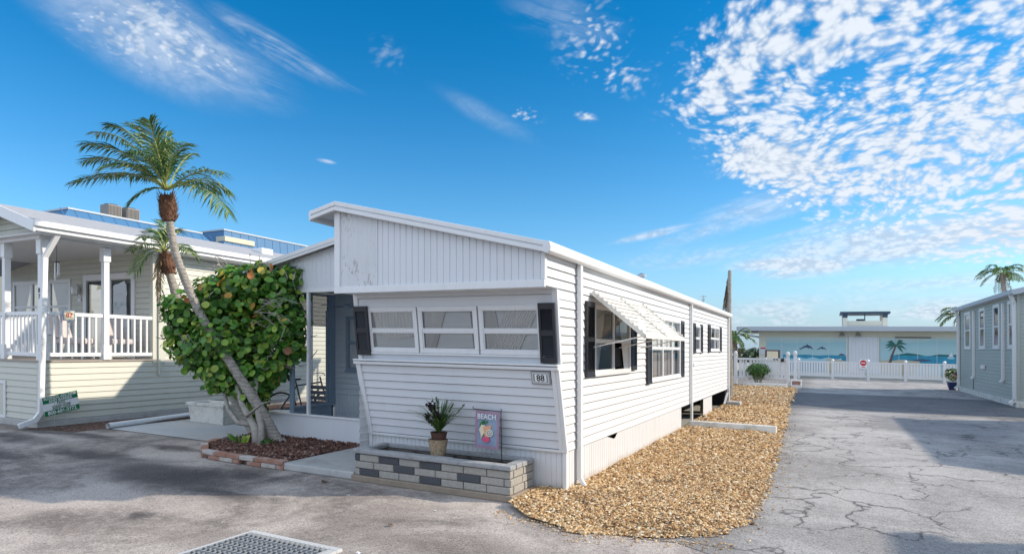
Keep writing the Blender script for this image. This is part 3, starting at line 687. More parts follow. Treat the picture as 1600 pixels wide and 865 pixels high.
back = Fr((XR, YE, 0), (-1, 0, 0), (0, 0, 1), (0, 1, 0)); siding(mb, back, .3, 3.38, lambda z: max(0, (z - 2.72) / .2345), 2.86, .1025, .013)
left = Fr((XL, 0, 0), (0, -1, 0), (0, 0, 1), (-1, 0, 0)); siding(mb, left, .3, 3.3, -YE, -6.42, .1025, .013)
mb.build('clapboard_wall', M['vinyl'], h88, label='white horizontal clapboard side wall')
mb = MB(); mb.box(XL + .02, XR - .02, 6.66, YE - .02, .47, .49); mb.box(XL + .02, XR - .02, 6.45, YE - .02, 2.66, 2.70); mb.build('floor_deck', M['dark'], h88)
for y in (9.9, 13.6, 16.0):      # inner partitions keep the rooms dark and apart
    mb = MB(); mb.box(XL + .03, XR - .2, y, y + .04, .49, 2.66); mb.build('partition', M['darkroom'], h88)
# corner trims
mb = MB()
for z0, z1 in ((.49, 1.48), (1.5, 2.335)):
    for a, b_ in ((z0, (z0 + z1) / 2), ((z0 + z1) / 2, z1)):
        ya, yb = yfront(a + .0005), yfront(b_ - .0005)
        mb.hexa([(XR - .05, ya - .018, a), (XR + .018, ya - .018, a), (XR + .018, ya + .03, a), (XR - .05, ya + .03, a), (XR - .05, yb - .018, b_), (XR + .018, yb - .018, b_), (XR + .018, yb + .03, b_), (XR - .05, yb + .03, b_)])
        mb.hexa([(XL - .01, ya - .018, a), (XL + .06, ya - .018, a), (XL + .06, ya + .03, a), (XL - .01, ya + .03, a), (XL - .01, yb - .018, b_), (XL + .06, yb - .018, b_), (XL + .06, yb + .03, b_), (XL - .01, yb + .03, b_)])
mb.build('corner_trim', M['trim'], h88, bevel=.004); mb = MB(); mb.box(XR - .02, XR + .02, YE - .03, YE + .03, .05, 2.7); mb.build('corner_trim', M['trim'], h88, bevel=.004)
# nose: lower raked panel, belt, upper window band
lowF = Fr((0, 6.61, .52), (1, 0, 0), (0, -.26, .96), (0, -.96, -.26)); Ll = math.hypot(.26, .96)
mb = MB(); siding(mb, lowF, 0, Ll - .02, XL + .03, XR - .03, .104, .014); mb.build('raked_front_panel', M['vinyl2'], h88)
mb = MB(); mb.fbox(lowF, XL - .02, XR + .02, Ll - .035, Ll, .0, .045); mb.box(XL - .02, XR + .02, 6.30, 6.43, 1.482, 1.502)
mb.fbox(lowF, XL - .01, XR + .01, -.03, .0, .0, .03)
mb.fbox(lowF, XL + .025, XL + .075, 0, Ll - .036, .0, .028); mb.fbox(lowF, XR - .075, XR - .025, 0, Ll - .036, .0, .028); mb.build('belt_moulding', M['trim'], h88, bevel=.004)
upF = Fr((0, 6.42, 1.5), (1, 0, 0), (0, -.11, .835), (0, -.835, -.11)); Lu = math.hypot(.11, .835)
def vz(z): return (z - 1.5) / .835 * Lu
mb = MB()
wu0, wu1, wz0, wz1 = -5.30, -2.82, vz(1.6), vz(2.17)
mb.fbox(upF, XL + .04, XR - .04, 0, wz0 + .02, -.03, .0); mb.fbox(upF, XL + .04, wu0 + .02, wz0 + .02, wz1 - .02, -.03, .0); mb.fbox(upF, wu1 - .02, XR - .04, wz0 + .02, wz1 - .02, -.03, .0)
mb.build('window_band', M['vinyl2'], h88)
mb = MB(); siding(mb, upF, wz1 - .02, Lu, XL + .04, XR - .04, .13, .014); mb.build('band_clapboard', M['vinyl2'], h88)
for i, (a, b_) in enumerate(((-5.30, -4.52), (-4.50, -3.655), (-3.635, -2.82))):
    fw = window(h88, upF, a, b_, wz0, wz1, [], [.48], fw=.05, rail=.04, backing='both', n_out=.03, curtains=(((.04, 1, .1, 1, .36), (0, .06, 0, .05, 0)), ((.05, .46, .04, .22, 0), (.92, 1, .95, 1, 0)), ((0, .22, .04, .34, 0), (.42, 1, .1, .62, 0)))[i])
shutter(h88, upF, -5.49, -5.27, vz(1.56), vz(2.19), .032, .062); shutter(h88, upF, -2.85, -2.65, vz(1.52), vz(2.19), .032, .062)
# header box
hdr = Fr((0, 5.99, 0), (1, 0, 0), (0, 0, 1), (0, -1, 0))
def ztop(x): return 3.40 - (x + 5.46) * .2365 if x > -5.46 else 3.40 + (x + 5.46) * .2
mb = MB(); ribs(mb, hdr, -4.86, XR + .0, 2.41, ztop, .0875, .016, .009); mb.build('ribbed_header', M['vinyl2'], h88); mb = MB(); mb.poly([(XL, 5.99, 2.34), (XL, 6.5, 2.34), (XL, 6.5, 3.38), (XL, 5.99, 3.38)]); mb.build('header_cheek', M['vinyl2'], h88)
mb = MB()
ribs(mb, hdr, -5.44, -4.86, 2.41, ztop, .075, .04, .004); mb.build('weathered_header_panel', M['oldpanel'], h88, label='older ribbed header panel peppered with rust')
mb = MB(); mb.box(XL - .03, XR + .012, 5.965, 6.0, 2.325, 2.41); mb.box(XL - .03, XL + .06, 5.968, 5.999, 2.41, 3.36); mb.box(XR - .035, XR + .015, 5.97, 6.03, 2.41, 2.70); mb.box(-4.868, -4.852, 5.976, 5.992, 2.41, 3.25)
mb.build('header_trim', M['trim'], h88, bevel=.006)
mb = MB(); mb.box(XL + .01, XR - .01, 6.0, 6.46, 2.334, 2.35); mb.build('soffit', M['trim'], h88)
# roof with fascia
def roofz(x): return 2.79 + (-2.56 - x) * .2345 if x > -5.46 else 3.47 + (x + 5.46) * .22
def roof_slab(xa, xb, ya, yb, th, m): 
    mb.hexa([(xa, ya, roofz(xa) - th), (xb, ya, roofz(xb) - th), (xb, yb, roofz(xb) - th), (xa, yb, roofz(xa) - th), (xa, ya, roofz(xa)), (xb, ya, roofz(xb)), (xb, yb, roofz(xb)), (xa, yb, roofz(xa))], m)
mb = MB(); roof_slab(-5.46, -2.6, 5.93, YE + .1, .05, 0); roof_slab(-5.85, -5.46, 5.93, YE + .1, .05, 0); mb.build('roof', M['roofwhite'], h88)
mb = MB()
for xa, xb in ((-5.86, -5.46), (-5.46, -2.56)):
    for (d0, d1, yo) in ((.0, .05, 5.895), (.05, .075, 5.912), (.075, .115, 5.885)):
        mb.hexa([(xa, yo, roofz(xa) - d1), (xb, yo, roofz(xb) - d1), (xb, 5.93, roofz(xb) - d1), (xa, 5.93, roofz(xa) - d1), (xa, yo, roofz(xa) - d0 + .004), (xb, yo, roofz(xb) - d0 + .004), (xb, 5.93, roofz(xb) - d0 + .004), (xa, 5.93, roofz(xa) - d0 + .004)])
mb.build('front_fascia', M['trim'], h88, bevel=.006)
mb = MB(); pr = [(-2.62, 2.69), (-2.56, 2.665), (-2.525, 2.69), (-2.515, 2.74), (-2.53, 2.79), (-2.60, 2.80)]
mb.prism([(x, 5.872, z) for x, z in pr], (0, YE + .1 - 5.872, 0)); mb.build('eave_gutter', M['trim'], h88, bevel=.006)
mb = MB(); mb.prism([(x - 3.25 if False else -5.86 - .0 + (x + 2.6) * -.4, 5.9, z + .59) for x, z in pr][::-1], (0, YE + .1 - 5.9, 0)); mb.build('eave_gutter', M['trim'], h88)
mb = MB(); mb.box(XR - .01, XR + .014, 5.99, YE, 2.64, 2.70); mb.build('frieze_board', M['trim'], h88)
# side windows, shutters
window(h88, side, *W1[:2], W1[2], W1[3], [.5], [.48], backing='curtain', skip={(1, 0)}); 
mb = MB(); mb.fbox(side, 8.42, 9.08, 1.42, 1.70, -.05, -.04); mb.build('open_sash_room', M['dark'], h88)
window(h88, side, *W2[:2], W2[2], W2[3], [.36, .7], [.5], backing='shade'); window(h88, side, *W3[:2], W3[2], W3[3], [], [.5], backing='shade'); window(h88, side, *W4[:2], W4[2], W4[3], [.5], [.5], backing='curtain')
for a, b_, c, d in ((7.2, 7.49, 1.33, 2.27), (9.2, 9.46, 1.36, 2.26), (10.13, 10.4, 1.1, 2.27), (12.85, 13.12, 1.12, 2.27), (14.17, 14.43, 1.6, 2.28), (15.09, 15.33, 1.6, 2.28), (16.2, 16.47, 1.62, 2.32), (18.1, 18.38, 1.62, 2.32)): shutter(h88, side, a, b_, c, d)
mb = MB(); mb.fbox(side, 10.02, 10.12, 2.19, 2.27, .012, .09); mb.fbox(side, 10.04, 10.10, 2.14, 2.19, .03, .11); mb.build('floodlight', M['black'], h88, bevel=.005)
# downspouts
downspout(h88, [(XR + .05, 6.93, 2.68), (XR + .05, 6.93, .14), (XR + .13, 6.90, .05)]); downspout(h88, [(XR + .05, 13.85, 2.68), (XR + .05, 13.85, .1)])
downspout(h88, [(XR + .05, YE - .12, 2.68), (XR + .05, YE - .12, .1)])
mb = MB(); mb.fbox(side, 13.95, 14.1, 1.3, 1.38, .02, .06); mb.build('hose_tap', M['steel'], h88)
# skirting
mb = MB(); ribs(mb, Fr((0, 6.63, 0), (1, 0, 0), (0, 0, 1), (0, -1, 0)), XL + .03, XR - .03, 0, .50, .066, .012, .007)
def skt(u): return .49 - (.075 * max(0, 1 - abs(u - 8.45) / .35) if u < 8.45 else .075 * max(0, 1 - abs(u - 8.45) / .12))
mb.build('skirting', M['skirt'], h88); mb = MB(); ribs(mb, side, 6.63, 13.0, 0.0, skt, .085, .014, .009); mb.build('skirting', M['skirt'], h88); mb = MB(); ribs(mb, side, 15.6, 16.9, 0.0, .48, .085, .014, .009); mb.build('skirting', M['skirt'], h88)
mb = MB(); mb.box(XR - .035, XR + .006, 6.6, 6.66, 0, .5); mb.box(XL, XL + .05, 6.6, 6.66, 0, .5); mb.fbox(side, 6.66, 13.0, 0, .03, -.004, .012); mb.build('skirting_trim', M['trim'], h88)
for y0, y1, x in ((13.05, 13.6, -2.80), (17.0, 17.6, -2.76), (14.6, 14.95, -3.4)):
    mb = MB()
    for k in range(3): mb.box(x - .2, x + (.004 if k % 2 else 0), y0, y1, .155 * k + .004, .155 * k + .15)
    mb.build('pier', M['blk_l'], h88, bevel=.01)
mb = MB(); mb.bar((-2.62, 19.0, .1), (-2.62, 19.85, .45), .05, .02); mb.build('skirting_brace', M['trim'], h88)
mb = MB(); mb.box(-5.3, -5.2, 6.8, YE - .1, 0, .47); mb.box(-5.2, -2.7, YE - .2, YE - .1, 0, .47); mb.build('inner_skirting', M['dark'], h88)
# plaque 88
fr = Fr((0, 6.61, .52), (1, 0, 0), (0, -.26, .96), (0, -.96, -.26)); pv = (1.355 - .52) / .96 * Ll
mb = MB(); mb.fbox(fr, -2.965, -2.725, pv - .078, pv + .078, .01, .035); pq = mb.build('number_plaque', M['stone'], h88, bevel=.008)
mb = MB()
for q in ((-.1, .1, .052, .058), (-.1, .1, -.058, -.052), (-.1, -.094, -.052, .052), (.094, .1, -.052, .052)): mb.fbox(fr, -2.845 + q[0], -2.845 + q[1], pv + q[2], pv + q[3], .035, .038)
mb.build('plaque_border', M['white'], pq)
mb = MB(); mb.fbox(fr, -2.915, -2.775, pv - .043, pv + .043, .033, .037); mb.build('plaque_face', M['blind'], pq)
text_part('number', '88', fr, -2.845, pv - .002, .039, .1, M['ink'], pq, squash=1.0)
# roof fittings
mb = MB(); mb.tube([(-3.2, 12, 2.9), (-3.2, 12, 3.12)], .05, 10); mb.lathe((-3.2, 12, 3.1), [(.09, 0), (.09, .03), (.02, .07)], 10); mb.build('roof_vent', M['steel'], h88)
# awning
aw = thing('window_awning', 'small cream slatted metal awning propped over the near side window', 'awning', (-2.3, 8.6, 1.85))
A0, A1 = Vector((-2.61, 0, 2.39)), Vector((-1.95, 0, 1.85)); ya, yb = 7.42, 9.75; mb = MB(); ns = 9
for k in range(ns):
    t0, t1 = k / ns, (k + 1.0) / ns
    p = A0.lerp(A1, t0); q = A0.lerp(A1, t1); up = Vector((.63, 0, .77)) * .014
    mb.hexa([Vector((p.x, ya, p.z)), Vector((q.x, ya, q.z)) + up, Vector((q.x, yb, q.z)) + up, Vector((p.x, yb, p.z)), Vector((p.x, ya, p.z + .006)), Vector((q.x, ya, q.z + .006)) + up, Vector((q.x, yb, q.z + .006)) + up, Vector((p.x, yb, p.z + .006))])
mb.build('slats', M['awning'], aw)
for y in (ya - .01, yb + .01, (ya + yb) / 2):
    mb = MB(); mb.bar((A0.x, y, A0.z + .0), (A1.x + .01, y, A1.z - .005), .02, .05); n = 12
    for k in range(n): c = Vector((A0.x, y, A0.z)).lerp(Vector((A1.x, y, A1.z)), (k + .5) / n); mb.bar(c + Vector((-.01, 0, .02)), c + Vector((.012, 0, .045)), .022, .03)
    mb.build('side_rail', M['awning'], aw)
mb = MB(); mb.bar((A1.x + .01, ya, A1.z - .01), (A1.x + .01, yb, A1.z - .01), .03, .04); mb.build('front_rail', M['awning'], aw)
for y in (ya + .02, (ya + yb) / 2, yb - .02):
    mb = MB(); mb.tube([(A1.x, y, A1.z), (-2.62, y + .02, 1.70)], .008, 6); mb.build('arm', M['alu'], aw)

# ------------------------------------------------------------------ screened porch of 88
po = h88
pf = Fr((0, 7.8, 0), (1, 0, 0), (0, 0, 1), (0, -1, 0))
mb = MB(); mb.fbox(pf, -8.95, -5.6, 0, .46, -.04, 0)
mb.build('porch_knee_wall', M['vinyl2'], h88, bevel=.004)
mb = MB(); mb.fbox(pf, -8.97, -5.6, .46, .49, -.06, .02); mb.build('porch_rail', M['trim'], h88, bevel=.004); mb = MB(); mb.fbox(pf, -8.97, -5.6, 2.55, 2.61, -.05, .015); mb.build('porch_rail', M['trim'], h88, bevel=.004)
for x, w_, mm in ((-7.81, .045, 'trim'), (-8.95, .06, 'trim'), (-8.2, .09, 'bluegrey'), (-5.68, .08, 'trim'), (-6.62, .04, 'trim')):
    mb = MB(); mb.fbox(pf, x - w_ / 2, x + w_ / 2, .49, 2.55, -.05, .01 if mm == 'trim' else -.01); mb.build('porch_post', M[mm], h88, bevel=.003)
mb = MB(); mb.poly([pf(-8.92, .49, -.03), pf(-5.72, .49, -.03), pf(-5.72, 2.55, -.03), pf(-8.92, 2.55, -.03)]); mb.build('insect_screen', M['screen'], h88)
def pz(x): return 2.98 + (x + 9.15) * .206 if x < -7.05 else 3.41 + (x + 7.05) * .03
mb = MB(); ribs(mb, pf, -9.1, -5.52, 2.61, lambda x: pz(x) - .08, .1, .016, .008); mb.build('porch_gable', M['vinyl2'], h88)
mb = MB()
for xa, xb in ((-9.2, -7.05), (-7.05, -5.52)):
    mb.hexa([(xa, 7.66, pz(xa) - .03), (xb, 7.66, pz(xb) - .03), (xb, 12, pz(xb) - .03), (xa, 12, pz(xa) - .03), (xa, 7.66, pz(xa)), (xb, 7.66, pz(xb)), (xb, 12, pz(xb)), (xa, 12, pz(xa))])
mb.build('porch_roof', M['roofwhite'], h88)
mb = MB()
for d0, d1, yo in ((.0, .06, 7.62), (.06, .105, 7.63)):
    for xa, xb in ((-9.22, -7.05), (-7.05, -5.52)):
        mb.hexa([(xa, yo, pz(xa) - d1), (xb, yo, pz(xb) - d1), (xb, 7.66, pz(xb) - d1), (xa, 7.66, pz(xa) - d1), (xa, yo, pz(xa) - d0 + .005), (xb, yo, pz(xb) - d0 + .005), (xb, 7.66, pz(xb) - d0 + .005), (xa, 7.66, pz(xa) - d0 + .005)])
mb.build('porch_fascia', M['trim'], h88, bevel=.005)
mb = MB(); mb.box(-8.9, -5.55, 7.85, 12, 2.62, 2.66); mb.build('porch_ceiling', M['bluegrey'], h88)
mb = MB(); mb.box(-8.9, -5.55, 7.85, 8.85, .02, .06); mb.build('porch_floor', M['concrete'], h88)
# side partition with openings
sp = Fr((-8.2, 0, 0), (0, 1, 0), (0, 0, 1), (1, 0, 0))
mb = MB(); mb.fbox(sp, 7.86, 8.78, .06, .55, -.03, .0); mb.fbox(sp, 7.86, 8.86, .55, .6, -.05, .03); mb.fbox(sp, 8.72, 8.86, .6, 2.6, -.06, .03); mb.fbox(sp, 8.66, 8.72, .6, 2.3, -.03, .0); mb.build('porch_partition', M['bluegrey'], h88, bevel=.004)
mb = MB(); mb.poly([sp(7.86, 2.0, -.02), sp(8.72, 2.0, -.02), sp(8.72, 2.6, -.02), sp(7.86, 2.6, -.02)]); mb.build('roller_shade', M['shade'], h88)
bk = Fr((0, 8.86, 0), (1, 0, 0), (0, 0, 1), (0, -1, 0))
mb = MB(); siding(mb, bk, .75, 2.62, -8.2, -5.52, .1, .013, [(-7.88, -7.07, 1.22, 2.18)]); ribs(mb, bk, -8.2, -5.52, .06, .75, .08, .014, .008); mb.build('porch_back_wall', M['inner'], h88)
window(h88, bk, -7.9, -7.05, 1.2, 2.2, [], [.52], frm='bluegrey', backing='blind')
mb = MB(); mb.box(-8.2, -8.16, 8.9, 15, 0, 2.62); mb.box(-8.16, -5.52, 14.96, 15, 0, 2.62); mb.build('room_wall', M['inner'], h88)
# unseen roof on posts, added to cast shade on the sage house wall
mb = MB(); mb.box(-10.2, -8.2, 10.1, 15.5, 3.06, 3.12); mb.build('shadow_roof', M['roofwhite'], h88)
for y in (10.2, 12.8, 15.4): mb = MB(); mb.tube([(-10.1, y, 0), (-10.1, y, 3.06)], .03, 8); mb.build('shadow_roof_post', M['alu'], h88)
# ceiling fan
cf = thing('ceiling_fan', 'dark bladed ceiling fan hanging inside the screened porch', 'ceiling fan', (-7.3, 8.25, 2.62))
mb = MB(); mb.tube([(-7.3, 8.25, 2.62), (-7.3, 8.25, 2.38)], .012, 8); mb.lathe((-7.3, 8.25, 2.30), [(.03, 0), (.08, .02), (.08, .07), (.03, .09)], 12); mb.build('motor', M['bluegrey'], cf)
for k in range(5):
    a = k * 1.2566 + .3; d = Vector((math.cos(a), math.sin(a), 0)); p = Vector((-7.3, 8.25, 2.34)); mb = MB(); mb.bar(p + d * .1, p + d * .46, .1, .008); mb.build('blade', M['navy'], cf)

# bicycles
def bicycle(x, y, ang, mt, label):
    b = thing('bicycle', label, 'bicycle', (x, y, .012), 'bicycles parked behind the screened porch')
    d = Vector((math.cos(ang), math.sin(ang), 0)); s_ = Vector((-d.y, d.x, 0)); O = Vector((x, y, .012))
    def q(a, z, l=0): return O + d * a + s_ * l + Vector((0, 0, z))
    for a in (-.52, .52):
        mb = MB(); n = 24; mb.tube([q(a + .33 * math.cos(t), .34 + .33 * math.sin(t)) for t in [6.2832 * i / n for i in range(n + 1)]], .02, 6, cap=False)
        wh = mb.build('wheel', M['rubber'], b)
        mb = MB()
        for i in range(10): t = 6.2832 * i / 10; mb.tube([q(a, .34), q(a + .32 * math.cos(t), .34 + .32 * math.sin(t))], .003, 3)
        mb.build('spokes', M['alu'], wh)
    mb = MB()
    for p, r in (((-.52, .34), (-.05, .3)), ((-.52, .34), (-.17, .8)), ((-.05, .3), (-.2, .9)), ((-.05, .3), (.38, .78)), ((-.18, .8), (.36, .86)), ((.52, .34), (.34, .98))): mb.tube([q(*p), q(*r)], .016, 6)
    mb.build('frame', mt, b)
    mb = MB(); mb.tube([q(.3, 1.02, -.28), q(.38, 1.05, -.1), q(.38, 1.05, .1), q(.3, 1.02, .28)], .013, 6); mb.build('handlebar', M['steel'], b)
    mb = MB(); mb.hexa([q(-.34, .9, -.07), q(-.08, .92, -.02), q(-.08, .92, .02), q(-.34, .9, .07), q(-.34, .95, -.08), q(-.08, .95, -.025), q(-.08, .95, .025), q(-.34, .95, .08)]); mb.build('saddle', M['rubber'], b, bevel=.015)
bicycle(-9.7, 9.6, 1.25, M['bikeblue'], 'dark blue bicycle standing behind the screened porch, nearer the street')
bicycle(-9.45, 10.6, 1.4, M['wirered'], 'dark red bicycle standing behind the screened porch, farther back')
# bench behind the left screen
be = thing('slatted_bench', 'dark slatted bench low behind the left porch screen', 'bench', (-8.65, 8.5, .06))
mb = MB()
for k in range(4): mb.box(-8.85, -8.25, 8.5 + k * .09, 8.56 + k * .09, .44, .46)
mb.build('seat', M['bikeblue'], be); mb = MB()
for k in range(4): mb.box(-8.85, -8.25, 8.87, 8.89, .52 + k * .1, .59 + k * .1)
mb.build('backrest', M['bikeblue'], be)
for x in (-8.83, -8.27):
    for y in (8.52, 8.86): mb = MB(); mb.box(x - .02, x + .02, y - .02, y + .02, .06, .44 if y < 8.6 else .9); mb.build('leg', M['bikeblue'], be)

# ------------------------------------------------------------------ pot and flag in the planter
pt = thing('potted_plant', 'spiky green plant with dark blooms in a pebbled pot on the block planter', 'potted plant', (-4.09, 6.16, .37))
mb = MB(); mb.lathe((-4.09, 6.16, .37), [(.075, 0), (.09, .05), (.115, .2), (.12, .215), (.105, .215), (.1, .18)], 20); mb.build('pot', M['basket'], pt, smooth=False)
mb = MB(); mb.lathe((-4.08, 6.16, .52), [(.07, 0), (.1, .14), (.105, .15), (.09, .15), (.085, .12)], 16); mb.build('inner_pot', M['redbrown'], pt)
def blades(mb, c, n, L, spread, wd, up=.8):
    for _ in range(n):
        a = random.uniform(0, 6.283); el = random.uniform(.15, 1) ; l = L * random.uniform(.55, 1.15); k = 6
        out = Vector((math.cos(a), math.sin(a), 0)); s_ = Vector((-out.y, out.x, 0)); prev = None; sp_ = spread * random.uniform(.25, 1.1)
        for i in range(k + 1):
            t = i / k; p = Vector(c) + out * (sp_ * l * t ** 1.3) + Vector((0, 0, l * up * (t - .55 * sp_ * t ** 2.4)))
            ww = wd * (1 - t) ** .7 * (.5 + t) if t < 1 else 0
            q = (p - s_ * ww, p + s_ * ww)
            if prev: mb.poly([prev[0], prev[1], q[1], q[0]])
            prev = q
mb = MB(); blades(mb, (-4.08, 6.16, .64), 170, .52, .95, .009, .95)
vi = len(mb.v)
mb.build('foliage', M['grassleaf'], pt)
mb = MB()
for _ in range(9):
    c = Vector((-4.12 + random.gauss(0, .04), 6.12 + random.gauss(0, .03), .72 + random.uniform(0, .28)))
    for _ in range(26): mb.disc(c + Vector([random.gauss(0, .022) for _ in range(3)]), [random.gauss(0, 1) for _ in range(3)], .017, 5)
mb.build('bloom', M['darkflower'], pt)
for k in range(5):
    mb = MB(); a = -2.2 + k * .5; p = Vector((-4.08, 6.16, .66)); q = p + Vector((math.cos(a) * .2 * (k - 2), -.05, .42 - .03 * abs(k - 2)))
    for i in range(40):
        t = .7 + .3 * i / 40; c = p.lerp(q, t); dv = Vector((random.gauss(0, 1), random.gauss(0, 1), 1.2)).normalized() * .03
        s_ = dv.orthogonal().normalized() * .004; mb.poly([c - s_, c + s_, c + dv])
    mb.tube([p, q], .003, 4); mb.build('seed_head', M['grassleaf'], pt)

fg = thing('garden_flag', 'small beach themed garden flag with seashells on a thin black stand', 'garden flag', (-3.36, 6.42, .34))
ff = Fr((-3.56, 6.40, .72), (1, .06, -.02), (.02, 0, 1), None)
mb = MB(); mb.tube([ff(.2, -.42, 0), ff(.175, .215, 0), ff(.19, .235, 0), ff(.17, .245, 0)], .005, 6); mb.tube([ff(.18, .215, 0), ff(-.18, .222, 0), ff(-.195, .235, 0), ff(-.185, .25, 0)], .005, 6); mb.build('stand', M['black'], fg)
def ripple(u, v): return .008 * math.sin(u * 22 + v * 4)
def fpatch(mb, ps, n, m=0): mb.poly([ff(u, v, n + ripple(u, v)) for u, v in ps], m)
mb = MB()
nx, ny = 10, 12
for i in range(nx):
    for j in range(ny):
        u0, u1, v0, v1 = -.155 + .31 * i / nx, -.155 + .31 * (i + 1) / nx, -.235 + .44 * j / ny, -.235 + .44 * (j + 1) / ny
        border = i in (0, nx - 1) or j in (0, ny - 1)
        fpatch(mb, [(u0, v0), (u1, v0), (u1, v1), (u0, v1)], .0, 1 if border else 0)
flg = mb.build('flag', [M['fl_blue'], M['fl_mauve']], fg)
FN = -.0
def fdeco(name, ps, mt, n=.006):
    mb = MB(); mb.poly([ff(u, v, n + .006) for u, v in ps]); mb.build(name, M[mt], flg)
def fell(cx, cy, rx, ry, rot=0, n=16): return [(cx + rx * math.cos(t) * math.cos(rot) - ry * math.sin(t) * math.sin(rot), cy + rx * math.cos(t) * math.sin(rot) + ry * math.sin(t) * math.cos(rot)) for t in [6.2832 * i / n for i in range(n)]]
fdeco('leaf_motif', fell(-.06, .06, .05, .022, .9), 'fl_leaf'); fdeco('leaf_motif', fell(-.02, .075, .04, .015, .2), 'fl_leaf')
fdeco('shell', [(-.10, -.02), (-.07, .045), (-.02, .04), (.0, -.01), (-.05, -.08), (-.075, -.12), (-.08, -.06)], 'fl_cream', .008)
fdeco('shell', [(-.05, .02), (.0, .03), (.07, .055), (.05, .0), (.08, -.02), (.04, -.09), (-.01, -.12), (-.03, -.05)], 'fl_peach', .010)
fdeco('shell', fell(-.005, -.125, .05, .035), 'fl_pink', .012)
fdeco('shell', fell(.04, -.045, .045, .045), 'fl_cream', .013); fdeco('shell', fell(.04, -.045, .032, .032), 'fl_blue', .015); fdeco('shell', fell(.043, -.043, .02, .02), 'fl_cream', .017); fdeco('shell', fell(.045, -.042, .009, .009), 'fl_mauve', .019)
text_part('lettering', 'BEACH', ff, 0, .14, .018, .085, M['white'], flg, squash=.92, thick=.001)

# ------------------------------------------------------------------ palms
def bez(a, b, c, t): return a * (1 - t) ** 2 + b * 2 * t * (1 - t) + c * t * t
def frond(parent, a, b, c, leaf=.42, n=36, droop=.35, wind=Vector((0, 0, 0)), mt='palmleaf', start=.16, name='frond', wd=.014, ragged=0.0):
    a, b, c = Vector(a), Vector(b), Vector(c); mb = MB()
    P = [bez(a, b, c, i / 12) for i in range(13)]; mb.tube(P, [.014 * (1 - .8 * i / 12) + .002 for i in range(13)], 5, m=1)
    for i in range(n):
        t = start + (1 - start) * i / (n - 1); p = bez(a, b, c, t); tg = (bez(a, b, c, min(1, t + .02)) - bez(a, b, c, t - .02)).normalized()
        sd_ = tg.cross(Vector((0, 0, 1)));  sd_ = sd_.normalized() if sd_.length > .1 else Vector((1, 0, 0)); upv = sd_.cross(tg)
        L = leaf * (math.sin(math.pi * (.12 + .80 * (t - start) / (1 - start))) ** .7)
        for sgn in (-1, 1):
            if ragged and random.random() < ragged: continue
            l = L * random.uniform(.75, 1.1); d = (tg * random.uniform(.7, .95) + sd_ * sgn * random.uniform(.55, .8) + upv * random.uniform(-.05, .30) + wind * random.uniform(.6, 1.3)).normalized()
            q1 = p + d * l * .5 + Vector((0, 0, -droop * l * .12)); q2 = p + d * l * .92 + Vector((0, 0, -droop * l * random.uniform(.35, .75)))
            wv = d.cross(upv + Vector((random.gauss(0, .3),) * 3)).normalized() * wd * random.uniform(.8, 1.2)
            mb.poly([p - wv * .4, p + wv * .4, q1 + wv, q1 - wv]); i0 = len(mb.v)
            mb.f.append((i0 - 1, i0 - 2, i0)); mb.m.append(0); mb.v.append(q2)
    mb.build(name, [M[mt], M['rachis'] if mt != 'deadleaf' else M['deadleaf']], parent)
def shaft(parent, p, q, r, mt='boot', n=150, name='fibre_sheath'):
    p, q = Vector(p), Vector(q); mb = MB(); k = 8
    mb.tube([p.lerp(q, i / k) for i in range(k + 1)], [r * (.62 + .38 * math.sin(math.pi * (.1 + .75 * i / k))) for i in range(k + 1)], 14)
    for _ in range(n):
        t = random.random(); a = random.uniform(0, 6.283); o_ = Vector((math.cos(a), math.sin(a), 0)); c = p.lerp(q, t) + o_ * r * .88
        d = (o_ * .55 + Vector((0, 0, 1))).normalized() * random.uniform(.05, .14); s_ = Vector((-o_.y, o_.x, 0)) * random.uniform(.008, .02); mb.poly([c - s_, c + s_, c + d + s_ * .3, c + d - s_ * .3])
    mb.build(name, M[mt], parent)
def ringed(parent, P, R_, mt='bark', rings=.055, name='trunk', n=12):
    # resample to show leaf-scar rings
    P = [Vector(p) for p in P]; ps = []; rs = []
    for i in range(len(P) - 1):
        L = (P[i + 1] - P[i]).length; k = max(1, int(L / rings))
        for j in range(k): t = j / k; ps.append(P[i].lerp(P[i + 1], t)); rs.append((R_[i] + (R_[i + 1] - R_[i]) * t) * (1.05 if len(ps) % 2 else .96) * random.uniform(.98, 1.03))
    ps.append(P[-1]); rs.append(R_[-1])
    # smooth the centre line
    for _ in range(6): ps = [ps[0]] + [(ps[i - 1] + ps[i] * 2 + ps[i + 1]) / 4 for i in range(1, len(ps) - 1)] + [ps[-1]]
    mb = MB(); mb.tube(ps, rs, n); mb.build(name, M[mt], parent, smooth=True)

